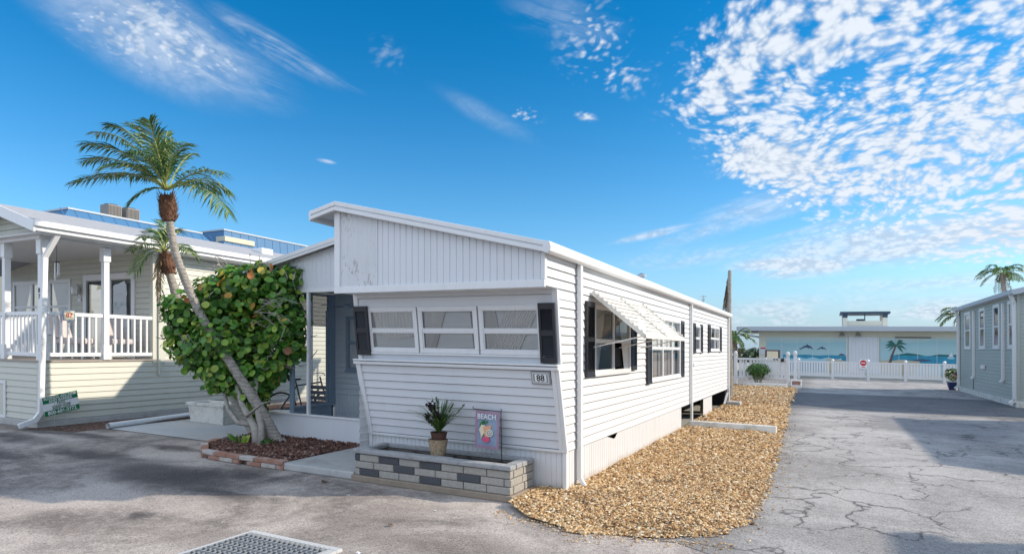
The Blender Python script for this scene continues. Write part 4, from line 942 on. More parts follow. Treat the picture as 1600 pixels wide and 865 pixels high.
DP = 10.15
pm = thing('palm_tree', 'tall leaning palm with a curved grey trunk and wind blown crown', 'palm tree', (-8.0, 7.3, .08))
tp = [AT(433, 692, 10.1), AT(405, 636, 10.12), AT(375, 590, DP), AT(345, 543, DP), AT(315, 495, DP), AT(290, 440, DP), AT(272, 390, DP), AT(265, 345, DP)]
ringed(pm, tp, [.112, .086, .076, .071, .067, .063, .059, .056])
top = AT(261, 300, DP); shaft(pm, AT(264, 345, DP), AT(261, 306, DP), .135)
mb = MB()
for _ in range(16):
    a = random.uniform(0, 6.28); p = Vector(tp[0]) + Vector((math.cos(a), math.sin(a), 0)) * .1 + Vector((0, 0, .08)); mb.tube([p, p + Vector((math.cos(a) * .1, math.sin(a) * .1, -.1))], .012, 5)
mb.build('root', M['greybark'], pm)
cr = AT(260, 296, DP)
fronds = [  # control px,py,depth; tip px,py,depth
 ((205, 250, -.1), (113, 286, -.3), .35), ((190, 232, .2), (133, 252, .1), .35), ((190, 215, -.3), (135, 226, -.5), .4), ((205, 200, .3), (150, 208, .5), .4),
 ((215, 195, 0), (172, 195, -.2), .4), ((232, 205, .4), (206, 192, .6), .38), ((240, 210, -.4), (233, 188, -.5), .42), ((255, 220, .2), (262, 205, .5), .34), ((268, 225, -.3), (296, 224, -.7), .34),
 ((285, 240, .5), (303, 240, .9), .3), ((310, 255, -.2), (352, 270, -.5), .34), ((320, 265, .3), (362, 300, .3), .36), ((315, 270, -.5), (358, 332, -.7), .38), ((300, 270, .7), (340, 300, 1.0), .3),
 ((230, 285, -.3), (203, 318, -.4), .26), ((225, 262, .7), (165, 275, 1.1), .35), ((238, 240, -.8), (205, 235, -1.2), .36), ((215, 240, -.5), (160, 262, -.9), .36), ((250, 250, .9), (245, 240, 1.4), .34)]
for (cx_, cy_, cd), (ex, ey, ed), lf in fronds:
    frond(pm, cr + Vector((random.uniform(-.03, .03), random.uniform(-.03, .03), 0)), AT(cx_, cy_, DP + cd), AT(ex, ey, DP + ed), leaf=lf * 1.2, n=50, droop=.7, wind=Vector((-.32, -.1, -.04)), wd=.011)
for k in range(4): frond(pm, cr, cr + Vector((-.05 + .05 * k, -.1, .35)), cr + Vector((-.22 + .14 * k, -.05, .75)), leaf=.28, n=26, droop=.1, wd=.01)

sp_ = thing('palm_tree', 'smaller palm half hidden behind the leaning palm and sea grape', 'palm tree', (-10.9, 8.0, 0))
DS = 11.9; b0 = AT(402, 655, 11.3)
ringed(sp_, [Vector((b0.x, b0.y, 0)), AT(335, 565, DS), AT(282, 490, DS), AT(272, 450, DS), AT(264, 424, DS)], [.12, .1, .085, .075, .07])
shaft(sp_, AT(266, 428, DS), AT(258, 396, DS), .13, n=90)
c0 = AT(257, 393, DS)
for (cx_, cy_, cd), (ex, ey, ed), mt in [((225, 375, 0), (203, 425, -.2), 'palmleaf'), ((232, 368, .4), (205, 392, .5), 'palmleaf'), ((225, 385, -.4), (212, 430, -.5), 'palmleaf'), ((250, 355, 0), (240, 362, .3), 'palmleaf'), ((262, 350, -.2), (280, 362, -.3), 'palmleaf'),
     ((285, 372, .2), (312, 408, .3), 'palmleaf'), ((240, 360, -.5), (222, 372, -.8), 'palmleaf'), ((243, 400, -.2), (246, 470, -.2), 'deadleaf'), ((250, 410, .1), (250, 500, 0), 'deadleaf'), ((278, 368, -.5), (296, 395, -.8), 'palmleaf'), ((256, 350, .3), (258, 345, .5), 'palmleaf')]:
    frond(sp_, c0, AT(cx_, cy_, DS + cd), AT(ex, ey, DS + ed), leaf=.38 if mt == 'palmleaf' else .16, n=34, droop=.5, mt=mt, wd=.011)

# ------------------------------------------------------------------ sea grape
sg = thing('sea_grape_tree', 'bushy sea grape tree with big round green leaves and pale crooked trunk', 'tree', (-8.0, 6.92, .1))
DG = 10.55
B0 = Vector((-8.02, 6.92, .07))
k1, k2 = AT(385, 655, 10.1), AT(388, 610, 10.3)
limbs = [[B0, AT(398, 668, 9.9), AT(378, 630, 10.2), AT(360, 560, DG), AT(330, 500, DG), AT(300, 470, DG)], [B0 + Vector((.07, .03, 0)), AT(408, 665, 9.95), AT(398, 620, 10.2), AT(405, 560, DG), AT(425, 500, DG), AT(440, 440, DG)],
         [AT(392, 662, 10.0), AT(372, 660, 10.2), AT(357, 640, 10.3), AT(350, 612, DG), AT(330, 560, DG), AT(285, 520, DG)], [AT(385, 620, 10.3), AT(400, 600, 10.4), AT(430, 570, 10.6), AT(455, 530, 10.8)],
         [AT(375, 590, 10.4), AT(375, 540, 10.9), AT(380, 480, 11.0), AT(385, 430, 10.9)], [AT(385, 650, 9.95), AT(410, 630, 9.7), AT(424, 626, 9.8)]]
for i, l in enumerate(limbs):
    r0 = [.068, .062, .05, .045, .045, .025][i]; mb = MB(); mb.tube(l, [r0 * (1 - .75 * k / (len(l) - 1)) for k in range(len(l))], 10); mb.build('limb', M['greybark'], sg, smooth=True)
mb = MB()
for _ in range(13):
    p = AT(random.gauss(412, 18), random.gauss(480, 14), DG - random.uniform(.25, .55)); q = p
    for _ in range(3):
        r = q + Vector((random.gauss(.05, .09), random.gauss(0, .07), random.gauss(-.02, .08))); mb.tube([q, r], [.007, .005], 4, cap=False); q = r
for _ in range(120):
    a = random.choice(limbs[:5]); p = a[-1].lerp(a[-2], random.random()); q = p
    for _ in range(4):
        r = q + Vector((random.gauss(0, .13), random.gauss(0, .13), random.gauss(.04, .1))); mb.tube([q, r], [.010, .006], 4, cap=False); q = r
mb.build('twigs', M['greybark'], sg)
blobs = [(300, 492, .42, 0), (345, 468, .48, .1), (400, 455, .45, 0), (438, 462, .42, .1), (300, 540, .40, 0), (352, 528, .55, -.1), (405, 525, .5, .25), (445, 512, .36, 0), (392, 585, .42, 0), (345, 578, .36, 0), (425, 575, .32, .1),
         (272, 486, .22, 0), (278, 520, .24, 0), (395, 612, .28, -.1), (402, 635, .18, .1), (452, 432, .24, 0), (360, 435, .22, 0), (455, 545, .26, 0), (310, 565, .22, 0), (330, 600, .14, 0), (352, 600, .16, .0), (412, 430, .25, .2), (466, 500, .2, 0), (368, 470, .5, .7), (420, 500, .5, .8), (320, 510, .45, .7), (380, 550, .45, .7), (265, 470, .12, 0)]
mb = MB(); cc = AT(370, 520, DG)
def gleaf(c, nrm, r):
    nrm = nrm.normalized(); a = nrm.orthogonal().normalized(); a.rotate(Matrix.Rotation(random.uniform(0, 6.28), 3, nrm)); b_ = nrm.cross(a); cup = random.uniform(-.12, .28) * r; fold = random.uniform(.0, .15) * r
    i0 = mb.pts([c + nrm * (-cup)]); n = 9
    mb.pts([c + (a * math.cos(t) + b_ * math.sin(t) * .93) * r * random.uniform(.93, 1.04) + nrm * fold * abs(math.cos(t)) for t in [6.2832 * k / n for k in range(n)]])
    for k in range(n): mb.f.append((i0, i0 + 1 + k, i0 + 1 + (k + 1) % n)); mb.m.append(0)
tot = sum(b_[2] ** 2 for b_ in blobs)
for px, py, r, dd in blobs:
    c = AT(px, py, DG + dd)
    for _ in range(int(7600 * r * r / tot * 1.0)):
        d = Vector([random.gauss(0, 1) for _ in range(3)]).normalized(); rr = r * random.uniform(.55, 1.08) * (1 + .22 * mnoise.noise(d * 2.2 + c))
        p = c + d * rr
        if random.random() < .5: rr_ = random.uniform(.052, .078)
        else: rr_ = random.uniform(.034, .058)
        nn = d * .8 + Vector((0, -.25, .45)) + Vector([random.gauss(0, .45) for _ in range(3)])
        gleaf(p, nn, rr_)
mb.build('crown', M['leaf'], sg)
mb = MB()
for _ in range(38):
    px, py = random.choice(((352, 432), (400, 420), (330, 452), (440, 425), (300, 465), (420, 418), (380, 425))) if random.random() < .6 else (random.uniform(270, 460), random.uniform(460, 600))
    c = AT(px + random.gauss(0, 12), py + random.gauss(0, 7), DG - random.uniform(.1, .5)); gleaf(c, Vector((random.gauss(0, .5), -.7, .5 + random.gauss(0, .4))), random.uniform(.04, .075))
mb.build('turning_leaves', M['turning'], sg, label='yellow and rust coloured leaves')
def leafy(parent, name, c, r, n, size, mt, flat=1.0, seed=0):
    mb = MB(); c = Vector(c)
    for _ in range(n):
        d = Vector([random.gauss(0, 1) for _ in range(3)]).normalized(); rr = r * random.uniform(.35, 1) ** .5 * (1 + .25 * mnoise.noise(d * 2.5 + c)); p = c + Vector((d.x, d.y, d.z * flat)) * rr
        nn = (d + Vector([random.gauss(0, .6) for _ in range(3)])).normalized(); a = nn.orthogonal().normalized() * size * random.uniform(.7, 1.3); b_ = nn.cross(a) * .45
        mb.poly([p - a, p - b_, p + a, p + b_])
    return mb.build(name, M[mt], parent)
# ground plants in the bed
for (x, y, n_, lab) in ((-8.30, 6.82, 5, 'few broad green leaves sprouting at the left of the sea grape trunk'), ):
    tpn = thing('seedling', lab, 'plant', (x, y, .1)); mb = MB()
    for k in range(n_):
        a = -2.6 + k * .75; d = Vector((math.cos(a), math.sin(a) * .6, .9)).normalized(); p = Vector((x + .04 * k - .08, y, .1)); q = p + d * .2; s_ = Vector((d.z, 0, -d.x)) * .06
        mb.poly([p, p.lerp(q, .45) + s_, q, p.lerp(q, .5) - s_ + Vector((0, .02, 0))])
    mb.build('leaf_cluster', M['leaf'], tpn)
gr = thing('moss_tuft', 'bright green tuft of moss between the two trunks', 'plant', (-7.85, 7.0, .1)); leafy(gr, 'tuft', (-7.82, 6.95, .12), .11, 420, .014, 'shrub', .6)

# ------------------------------------------------------------------ HOUSE 87 on the left
h87 = thing('beach_house', 'sage clapboard house on the left with a raised white railed porch', 'house', (-17, 9, 0))
XW = -13.4; es = Fr((XW, 0, 0), (0, 1, 0), (0, 0, 1), (1, 0, 0)); DZ = 1.28
mb = MB(); siding(mb, es, .12, DZ - .03, 6.5, 9.0, .125, .014); siding(mb, es, .12, 3.72, 9.0, 24, .125, .014, [(9.9, 11.0, 2.45, 3.05)])
fs = Fr((0, 6.5, 0), (1, 0, 0), (0, 0, 1), (0, -1, 0)); siding(mb, fs, .12, DZ - .03, -20, XW, .125, .014)
siding(mb, Fr((0, 8.8, 0), (1, 0, 0), (0, 0, 1), (0, -1, 0)), DZ, 4.2, -20, XW - .0, .125, .014, [(-16.1, -14.2, 1.3, 3.1), (-19.35, -16.75, 1.85, 3.15)])
mb.build('clapboard_wall', M['sage'], h87)
mb = MB(); mb.box(XW - .08, XW + .02, 8.72, 9.02, DZ - .1, 3.74); mb.build('corner_trim', M['sage'], h87, bevel=.004); mb = MB(); mb.box(XW - .05, XW + .018, 6.47, 6.55, .1, DZ - .02); mb.build('corner_trim', M['sage'], h87, bevel=.004)
mb = MB(); mb.box(-20, XW + .04, 6.44, 24, -.02, .12); mb.build('foundation', M['concrete'], h87, bevel=.01)
mb = MB(); mb.box(-20, XW + .03, 6.47, 8.8, DZ - .035, DZ); mb.build('deck_floor', M['decktan'], h87, bevel=.004)
window(h87, es, 9.88, 11.02, 2.43, 3.07, [.5], [], backing='blind')
f8 = Fr((0, 8.8, 0), (1, 0, 0), (0, 0, 1), (0, -1, 0))
window(h87, f8, -19.4, -16.7, 1.83, 3.2, [.33, .66], [.5], backing='curtain', fw=.09)
# sliding door
mb = MB(); mb.fbox(f8, -16.15, -16.02, DZ, 3.12, -.02, .04); mb.fbox(f8, -14.25, -14.12, DZ, 3.12, -.02, .04); mb.fbox(f8, -16.15, -14.12, 3.12, 3.26, -.02, .045); mb.fbox(f8, -15.13, -15.03, DZ, 3.12, -.02, .03); sl = mb.build('sliding_door', M['trim'], h87, bevel=.005)
mb = MB(); mb.poly([f8(-15.03, DZ + .05, 0), f8(-14.25, DZ + .05, 0), f8(-14.25, 3.12, 0), f8(-15.03, 3.12, 0)]); mb.build('pane', M['mirror'], sl)
mb = MB(); mb.poly([f8(-16.02, DZ + .05, -.01), f8(-15.13, DZ + .05, -.01), f8(-15.13, 3.12, -.01), f8(-16.02, 3.12, -.01)]); mb.build('pane', M['mirror'], sl)
mb = MB(); mb.fbox(f8, -15.98, -15.94, DZ + .05, 3.1, .0, .02); mb.fbox(f8, -15.2, -15.16, DZ + .05, 3.1, .0, .02); mb.fbox(f8, -15.93, -15.9, 2.2, 2.4, .02, .05); mb.build('sash', M['navy'], sl)
mb = MB(); mb.poly([f8(-16.02, DZ, -.6), f8(-14.2, DZ, -.6), f8(-14.2, 3.1, -.6), f8(-16.02, 3.1, -.6)]); mb.build('dark_room', M['darkroom'], sl)
# roof
def r87(x): return 3.86 + (-12.95 - x) * .315 if x > -14.45 else 4.3325 - (-14.45 - x) * .15
mb = MB()
for xa, xb in ((-14.45, -12.97), (-20.3, -14.45)):
    mb.hexa([(xa, 6.2, r87(xa) - .06), (xb, 6.2, r87(xb) - .06), (xb, 24, r87(xb) - .06), (xa, 24, r87(xa) - .06), (xa, 6.2, r87(xa)), (xb, 6.2, r87(xb)), (xb, 24, r87(xb)), (xa, 24, r87(xa))])
mb.build('roof', M['shingle'], h87)
mb = MB(); mb.box(-12.96, -12.92, 6.18, 24, 3.68, 3.79); mb.box(-12.93, -12.86, 6.16, 24, 3.76, 3.87); mb.build('eave_gutter', M['trim'], h87, bevel=.012)
mb = MB()
for xa, xb in ((-14.45, -12.9), (-20.3, -14.45)):
    mb.hexa([(xa, 6.15, r87(xa) - .2), (xb, 6.15, r87(xb) - .19), (xb, 6.19, r87(xb) - .19), (xa, 6.19, r87(xa) - .2), (xa, 6.15, r87(xa) + .012), (xb, 6.15, r87(xb) + .012), (xb, 6.19, r87(xb) + .012), (xa, 6.19, r87(xa) + .012)])
mb.build('rake_board', M['trim'], h87, bevel=.006)
mb = MB(); mb.box(-20, -12.96, 6.3, 24, 3.665, 3.68); mb.build('porch_ceiling', M['trim'], h87)
mb = MB(); g87 = Fr((0, 6.5, 0), (1, 0, 0), (0, 0, 1), (0, -1, 0)); siding(mb, g87, 3.72, 4.35, lambda z: -20, lambda z: -12.95 - (z + .08 - 3.86) / .315 - .35, .125, .014); mb.build('gable_clapboard', M['sage'], h87)
mb = MB(); mb.box(-20, -13.3, 6.44, 6.56, 3.60, 3.72); mb.box(-13.48, -13.3, 6.56, 8.8, 3.62, 3.665); mb.build('beam', M['trim'], h87, bevel=.005)
def post(x, y, w_=.11):
    mb = MB(); h_ = w_ / 2; mb.box(x - h_, x + h_, y - h_, y + h_, DZ, 3.62); mb.box(x - h_ - .02, x + h_ + .02, y - h_ - .02, y + h_ + .02, 3.32, 3.61); mb.box(x - h_ - .02, x + h_ + .02, y - h_ - .02, y + h_ + .02, DZ, DZ + .3); return mb.build('post', M['trim'], h87, bevel=.006)
cp = post(-13.42, 6.56, .12); post(-13.42, 7.72); post(-14.75, 6.56); post(-16.4, 6.56); post(-18.0, 6.56)
pf7 = Fr((0, 6.5, 0), (1, 0, 0), (0, 0, 1), (0, -1, 0)); text_part('house_number', '8', pf7, -13.42, 2.62, .004, .13, M['ink'], cp); text_part('house_number', '7', pf7, -13.42, 2.50, .004, .13, M['ink'], cp)
def railing(x0, y0, x1, y1):
    mb = MB(); mb.bar((x0, y0, 2.19), (x1, y1, 2.19), .06, .075); rl = mb.build('railing', M['trim'], h87, bevel=.006); mb = MB(); mb.bar((x0, y0, DZ + .11), (x1, y1, DZ + .11), .05, .075); mb.build('bottom_rail', M['trim'], rl, bevel=.006)
    L = math.hypot(x1 - x0, y1 - y0); n = int(L / .128)
    for k in range(1, n): t = k / n; x, y = x0 + (x1 - x0) * t, y0 + (y1 - y0) * t; b = MB(); b.box(x - .018, x + .018, y - .018, y + .018, DZ + .14, 2.16); b.build('baluster', M['trim'], rl)
railing(-13.42, 6.62, -13.42, 7.66); railing(-13.42, 7.78, -13.42, 8.74); railing(-14.69, 6.56, -13.48, 6.56); railing(-16.34, 6.56, -14.81, 6.56)
downspout(h87, [(-12.98, 6.62, 3.72), (-13.26, 6.52, 3.25), (-13.28, 6.46, .3), (-13.28, 6.36, .16), (-13.26, 6.1, .08)], .09, .07)
mb = MB(); mb.bar((XW + .04, 8.85, 3.66), (XW + .04, 8.85, DZ - .35), .05, .04); mb.build('drain_pipe', M['sage'], h87)
# wall lantern
mb = MB(); lc = f8(-16.32, 2.9, .12); mb.lathe((lc.x, lc.y, lc.z - .12), [(.05, 0), (.085, .03), (.095, .16), (.11, .165), (.05, .24), (.02, .27)], 6); mb.fbox(f8, -16.38, -16.26, 2.62, 2.8, 0, .03); mb.bar(f8(-16.32, 2.7, .03), lc + Vector((0, 0, -.1)), .02, .02); mb.build('wall_lantern', M['trim'], h87)
# tile 87
mb = MB(); mb.fbox(es, 6.87, 7.09, 2.06, 2.27, .055, .07); tl = mb.build('number_tile', M['fl_blue'], h87, bevel=.004)
mb = MB(); mb.fbox(es, 6.89, 7.07, 2.08, 2.25, .068, .073); mb.build('tile_face', M['fl_cream'], tl); text_part('number', '87', es, 6.98, 2.165, .075, .12, M['signred'], tl)
mb = MB()
for (u, v) in ((6.905, 2.235), (7.055, 2.235), (6.905, 2.095), (7.055, 2.095), (6.98, 2.24), (6.98, 2.09)): mb.disc(es(u, v, .0745), (1, 0, 0), .012, 6)
mb.build('tile_flowers', M['flower'], tl)
# access door and vent on roof
mb = MB(); 
for q in ((-15.2, -15.14, .1, .85), (-14.66, -14.6, .1, .85)): mb.fbox(fs, *q, .01, .035)
mb.fbox(fs, -15.14, -14.66, .79, .85, .01, .035); mb.fbox(fs, -15.14, -14.66, .1, .16, .01, .035); ad = mb.build('crawl_door', M['trim'], h87, bevel=.004)
mb = MB(); mb.fbox(fs, -15.14, -14.66, .16, .79, .005, .02); mb.build('door_leaf', M['sage'], ad)
for y, x in ((9.6, -14.3), (12.2, -13.9), (17, -13.6)): mb = MB(); z = r87(x); mb.box(x - .2, x + .2, y - .2, y + .2, z - .06, z + .12); mb.build('roof_vent', M['alu'], h87, bevel=.03)
# things on the deck
def chair(x, y, rz, lab):
    c = thing('porch_chair', lab, 'chair', (x, y, DZ), 'covered chairs on the raised porch'); ca, sa = math.cos(rz), math.sin(rz)
    def T(mb):
        mb.v = [Vector((x + p.x * ca - p.y * sa, y + p.x * sa + p.y * ca, DZ + p.z)) for p in mb.v]; return mb
    mb = MB(); mb.box(-.26, .26, -.25, .25, .32, .44); T(mb).build('seat', M['cover'], c, bevel=.03)
    mb = MB(); mb.hexa([(-.25, .2, .44), (.25, .2, .44), (.25, .3, .44), (-.25, .3, .44), (-.2, .32, .95), (.2, .32, .95), (.18, .4, .93), (-.18, .4, .93)]); T(mb).build('backrest', M['cover'], c, bevel=.03)
    for a, b_ in ((-.22, -.2), (.22, -.2), (-.22, .2), (.22, .2)): mb = MB(); mb.box(a - .02, a + .02, b_ - .02, b_ + .02, 0, .32); T(mb).build('leg', M['alu'], c)
chair(-14.2, 7.6, 2.2, 'pale cloth covered porch chair beside the middle post'); chair(-13.95, 8.3, 1.4, 'pale cloth covered porch chair nearest the house corner'); chair(-15.2, 8.0, 2.9, 'pale cloth covered porch chair in front of the sliding door')
wc = thing('wind_chime', 'small hanging chime under the porch ceiling', 'wind chime', (-14.4, 7.3, 3.2)); mb = MB(); mb.tube([(-14.4, 7.3, 3.66), (-14.4, 7.3, 3.1)], .004, 4); mb.lathe((-14.4, 7.3, 3.3), [(.05, 0), (.05, .02)], 8); mb.build('string', M['black'], wc)
mb = MB()
for k in range(5): a = k * 1.256; mb.tube([(-14.4 + .04 * math.cos(a), 7.3 + .04 * math.sin(a), 3.3), (-14.4 + .04 * math.cos(a), 7.3 + .04 * math.sin(a), 3.05 - .03 * k)], .008, 6)
mb.build('chime_tubes', M['alu'], wc)

# yard sign
sn = thing('yard_sign', 'tilted green and white inspection sign leaning on the sage house wall', 'sign', (-13.1, 6.75, .2))
sf = Fr((-13.12, 6.73, .46), (0, .983, .185), (.06, -.18, .98), None); SW, SH = .31, .185
mb = MB(); mb.fbox(sf, -SW, SW, -SH, SH, -.006, 0); mb.build('board', M['white'], sn)
mb = MB(); mb.fbox(sf, -SW, SW, .055, SH, .001, .003); mb.build('green_band', M['green'], sn); mb = MB(); mb.fbox(sf, -SW, SW, -SH, -.085, .001, .003); mb.build('green_band', M['green'], sn)
text_part('lettering', 'FLORIDA ANCHOR', sf, 0, .145, .004, .072, M['white'], sn, squash=.92); text_part('lettering', 'AND BARRIER', sf, 0, .088, .004, .072, M['white'], sn, squash=.92)
text_part('lettering', 'FREE', sf, 0, .022, .001, .066, M['inkgreen'], sn, squash=1.1); text_part('lettering', 'UNDER HOME', sf, 0, -.026, .001, .052, M['inkgreen'], sn); text_part('lettering', 'INSPECTIONS', sf, 0, -.064, .001, .052, M['inkgreen'], sn)
text_part('phone_number', '800-681-3772', sf, 0, -.137, .004, .098, M['white'], sn, squash=.92)
mb = MB(); mb.tube([sf(.12, .1, -.012), (-13.1, 6.8, .02)], .004, 5); mb.tube([sf(-.1, .1, -.012), (-13.08, 6.6, .02)], .004, 5); mb.build('wire_stake', M['steel'], sn)

# ground pipe and concrete tub
pp = MB(); pp.tube([(-12.12, 7.02, .07), (-12.55, 9.1, .07), (-12.62, 10.6, .07)], .055, 12, cap=False); pp.build('drain_pipe', M['trim'], label='white drain pipe lying on the ground beside the sage house', cat='pipe', smooth=True)
tb = thing('garden_trough', 'stained white rectangular trough standing on the patio slab', 'planter', (-11.3, 8.75, .012)); mb = MB()
x0, x1, y0, y1 = -11.9, -10.78, 8.5, 9.0
mb.hexa([(x0 + .06, y0 + .03, .012), (x1 - .06, y0 + .03, .012), (x1 - .06, y1 - .03, .012), (x0 + .06, y1 - .03, .012), (x0 + .02, y0, .38), (x1 - .02, y0, .38), (x1 - .02, y1, .38), (x0 + .02, y1, .38)]); mb.build('body', M['whiteconc'], tb, bevel=.01)
mb = MB(); mb.box(x0 - .02, x1 + .02, y0 - .03, y0 + .05, .37, .43); mb.box(x0 - .02, x1 + .02, y1 - .05, y1 + .03, .37, .43); mb.box(x0 - .02, x0 + .06, y0 + .05, y1 - .05, .37, .43); mb.box(x1 - .06, x1 + .02, y0 + .05, y1 - .05, .37, .43); mb.build('rim', M['whiteconc'], tb, bevel=.01)

# ------------------------------------------------------------------ blue roofed building behind
bb = thing('blue_roofed_building', 'blue metal roofed building rising behind the sage house', 'building', (-30, 20, 0))
def mans(x0, x1, y0, y1, zb, zt, slope, part='blue_roof'):
    mb = MB(); mb.hexa([(x0, y0, zb), (x1, y0, zb), (x1, y1, zb), (x0, y1, zb), (x0 + slope, y0 + slope, zt), (x1 - slope, y0 + slope, zt), (x1 - slope, y1 - slope, zt), (x0 + slope, y1 - slope, zt)]); r = mb.build(part, M['metalblue'], bb)
    mb = MB(); mb.box(x0 + slope - .05, x1 - slope + .04, y0 + slope - .04, y1 - slope + .04, zt, zt + .07); mb.build('coping', M['fascia'], r)
    k = y0 + .5
    while k < y1: mb = MB(); mb.bar((x1 + .006, k, zb), (x1 - slope + .006, k, zt), .02, .02); mb.build('seam', M['metalblue'], r); k += .5
mb = MB(); mb.box(-44, -26.3, 13.6, 20.4, 0, 5.9); mb.box(-44, -26.3, 20.4, 27.3, 0, 6.55); mb.build('wall', M['beige'], bb)
mans(-44, -25.6, 13.0, 20.38, 5.85, 6.78, .8); mans(-44, -25.9, 20.42, 27.6, 6.25, 7.08, .06)
for y, lab in ((16.35, 'pair'), (17.15, 'pair')):
    a = thing('ac_unit', 'grey box air conditioner on the blue roof, %s of the two' % ('left' if y < 17 else 'right'), 'air conditioner', (-28, y, 6.85), 'air conditioners on the blue roof')
    mb = MB(); mb.box(-28.3, -27.7, y - .3, y + .3, 6.85, 7.6); mb.build('casing', M['ac'], a, bevel=.03); mb = MB()
    for k in range(9): mb.box(-27.705, -27.69, y - .27 + k * .06, y - .245 + k * .06, 6.92, 7.54)
    mb.build('grille', M['black'], a); mb = MB(); mb.lathe((-28, y, 7.6), [(.26, 0), (.26, .03), (.1, .05)], 14); mb.build('fan_guard', M['black'], a)
mb = MB(); mb.box(-27.6, -27.0, 20.9, 22.6, 6.9, 7.15); mb.box(-26.5, -25.85, 20.44, 22.2, 6.55, 6.80); mb.build('roof_hatch', M['beige'], bb, bevel=.02)

# ------------------------------------------------------------------ HOUSE 89 on the right
def right_house(name, x, y0, y1, label, detail=True, eave=3.62, name2='side_house'):
    h = thing(name2, label, 'house', (x + 4, (y0 + y1) / 2, 0)); fr = Fr((x, 0, 0), (0, -1, 0), (0, 0, 1), (-1, 0, 0))
    wn = ((-33.1, -31.95), (-30.25, -29.3), (-28.0, -27.1), (-25.95, -25.02)) if detail else ()
    mb = MB(); siding(mb, fr, .2, eave, -y1, -y0, .125, .015, [(a + .03, b_ - .03, 1.92, 3.42) for a, b_ in wn]); f2 = Fr((0, y0, 0), (1, 0, 0), (0, 0, 1), (0, -1, 0)); siding(mb, f2, .2, eave + .1, x, x + 8, .125, .015)
    f3 = Fr((0, y1, 0), (-1, 0, 0), (0, 0, 1), (0, 1, 0)); siding(mb, f3, .2, eave + .1, -x - 8, -x, .125, .015); mb.build('clapboard_wall', M['greyvinyl'], h)
    mb = MB(); mb.box(x - .06, x + 8, y0 - .06, y1 + .06, -.05, .2); mb.build('foundation', M['whiteconc'], h, bevel=.015)
    mb = MB()
    for (a, b_, c, d) in ((x - .15, x + 4, y0 - .3, y1 + .2),):
        for xa, xb, za, zb in ((a, x + 4, eave + .1, eave + 1.25), (x + 4, x + 8.35, eave + 1.25, eave + .1)):
            mb.hexa([(xa, c, za - .05), (xb, c, zb - .05), (xb, d, zb - .05), (xa, d, za - .05), (xa, c, za), (xb, c, zb), (xb, d, zb), (xa, d, za)])
    mb.build('roof', M['shingle'], h)
    mb = MB(); mb.box(x - .24, x - .14, y0 - .33, y1 + .22, eave - .03, eave + .12)
    mb.hexa([(x - .2, y0 - .335, eave - .07), (x + 4, y0 - .335, eave + 1.08), (x + 4, y0 - .302, eave + 1.08), (x - .2, y0 - .302, eave - .07), (x - .2, y0 - .335, eave + .11), (x + 4, y0 - .335, eave + 1.26), (x + 4, y0 - .302, eave + 1.26), (x - .2, y0 - .302, eave + .11)])
    mb.build('eave_gutter', M['fascia'], h, bevel=.015); mb = MB(); mb.box(x - .14, x + .02, y0 - .3, y1 + .2, eave - .03, eave - .01); mb.build('soffit', M['trim'], h)
    mb = MB(); mb.poly([(x + .0, y0 - .005, eave), (x + 8, y0 - .005, eave), (x + 4, y0 - .005, eave + 1.15)]); mb.build('gable', M['greyvinyl'], h)
    for a, b_ in wn: window(h, fr, a, b_, 1.88, 3.46, [], [.5], fw=.11, backing='blind', glass='mirror')
    if detail:
        for y in (y0 + .12, y1 - .12): downspout(h, [(x - .18, y, eave), (x - .08, y, eave - .3), (x - .07, y, .22), (x - .2, y, .1)], .13, .1)
        for y, z1 in ((31.1, .75), (26.45, .8)):
            downspout(h, [(x - .05, y, eave - .2), (x - .05, y, z1), (x - .12, y + .02, z1 - .08)], .12, .08, name='drain_pipe')
        mb = MB(); mb.box(x - .12, x - .02, 29.2, 29.5, 1.1, 1.25); mb.build('dryer_vent', M['trim'], h, bevel=.02)
        mb = MB(); mb.box(x - .03, x + .04, y0 - .03, y0 + .06, .2, eave); mb.build('corner_trim', M['greyvinyl'], h); mb = MB(); mb.box(x - .03, x + .04, y1 - .06, y1 + .03, .2, eave); mb.build('corner_trim', M['greyvinyl'], h)
        mb = MB(); mb.box(x - .02, x + .03, 31.33, 31.4, .2, 1.9); mb.build('cable_duct', M['black'], h)
    return h
right_house('h', 5.5, 24.8, 34.3, 'grey green clapboard house at the right edge with four tall windows')
right_house('h', 6.9, 14.2, 21.0, 'neighbouring grey green house just beyond the right edge', False, 2.9)
right_house('h', 6.2, -4, 9.3, 'nearest grey green house beyond the right edge', False, 3.1)
fp = thing('flower_pot', 'blue pot of pale yellow flowers at the corner of the grey green house', 'potted plant', (5.1, 34.6, 0)); mb = MB(); mb.lathe((5.25, 34.5, .004), [(.13, 0), (.2, .26), (.22, .36), (.19, .36)], 16); mb.build('pot', M['bluepot'], fp)
leafy(fp, 'foliage', (5.3, 34.5, .7), .34, 450, .07, 'shrub', .9); leafy(fp, 'flowers', (5.27, 34.4, .68), .34, 120, .06, 'flower', .8)

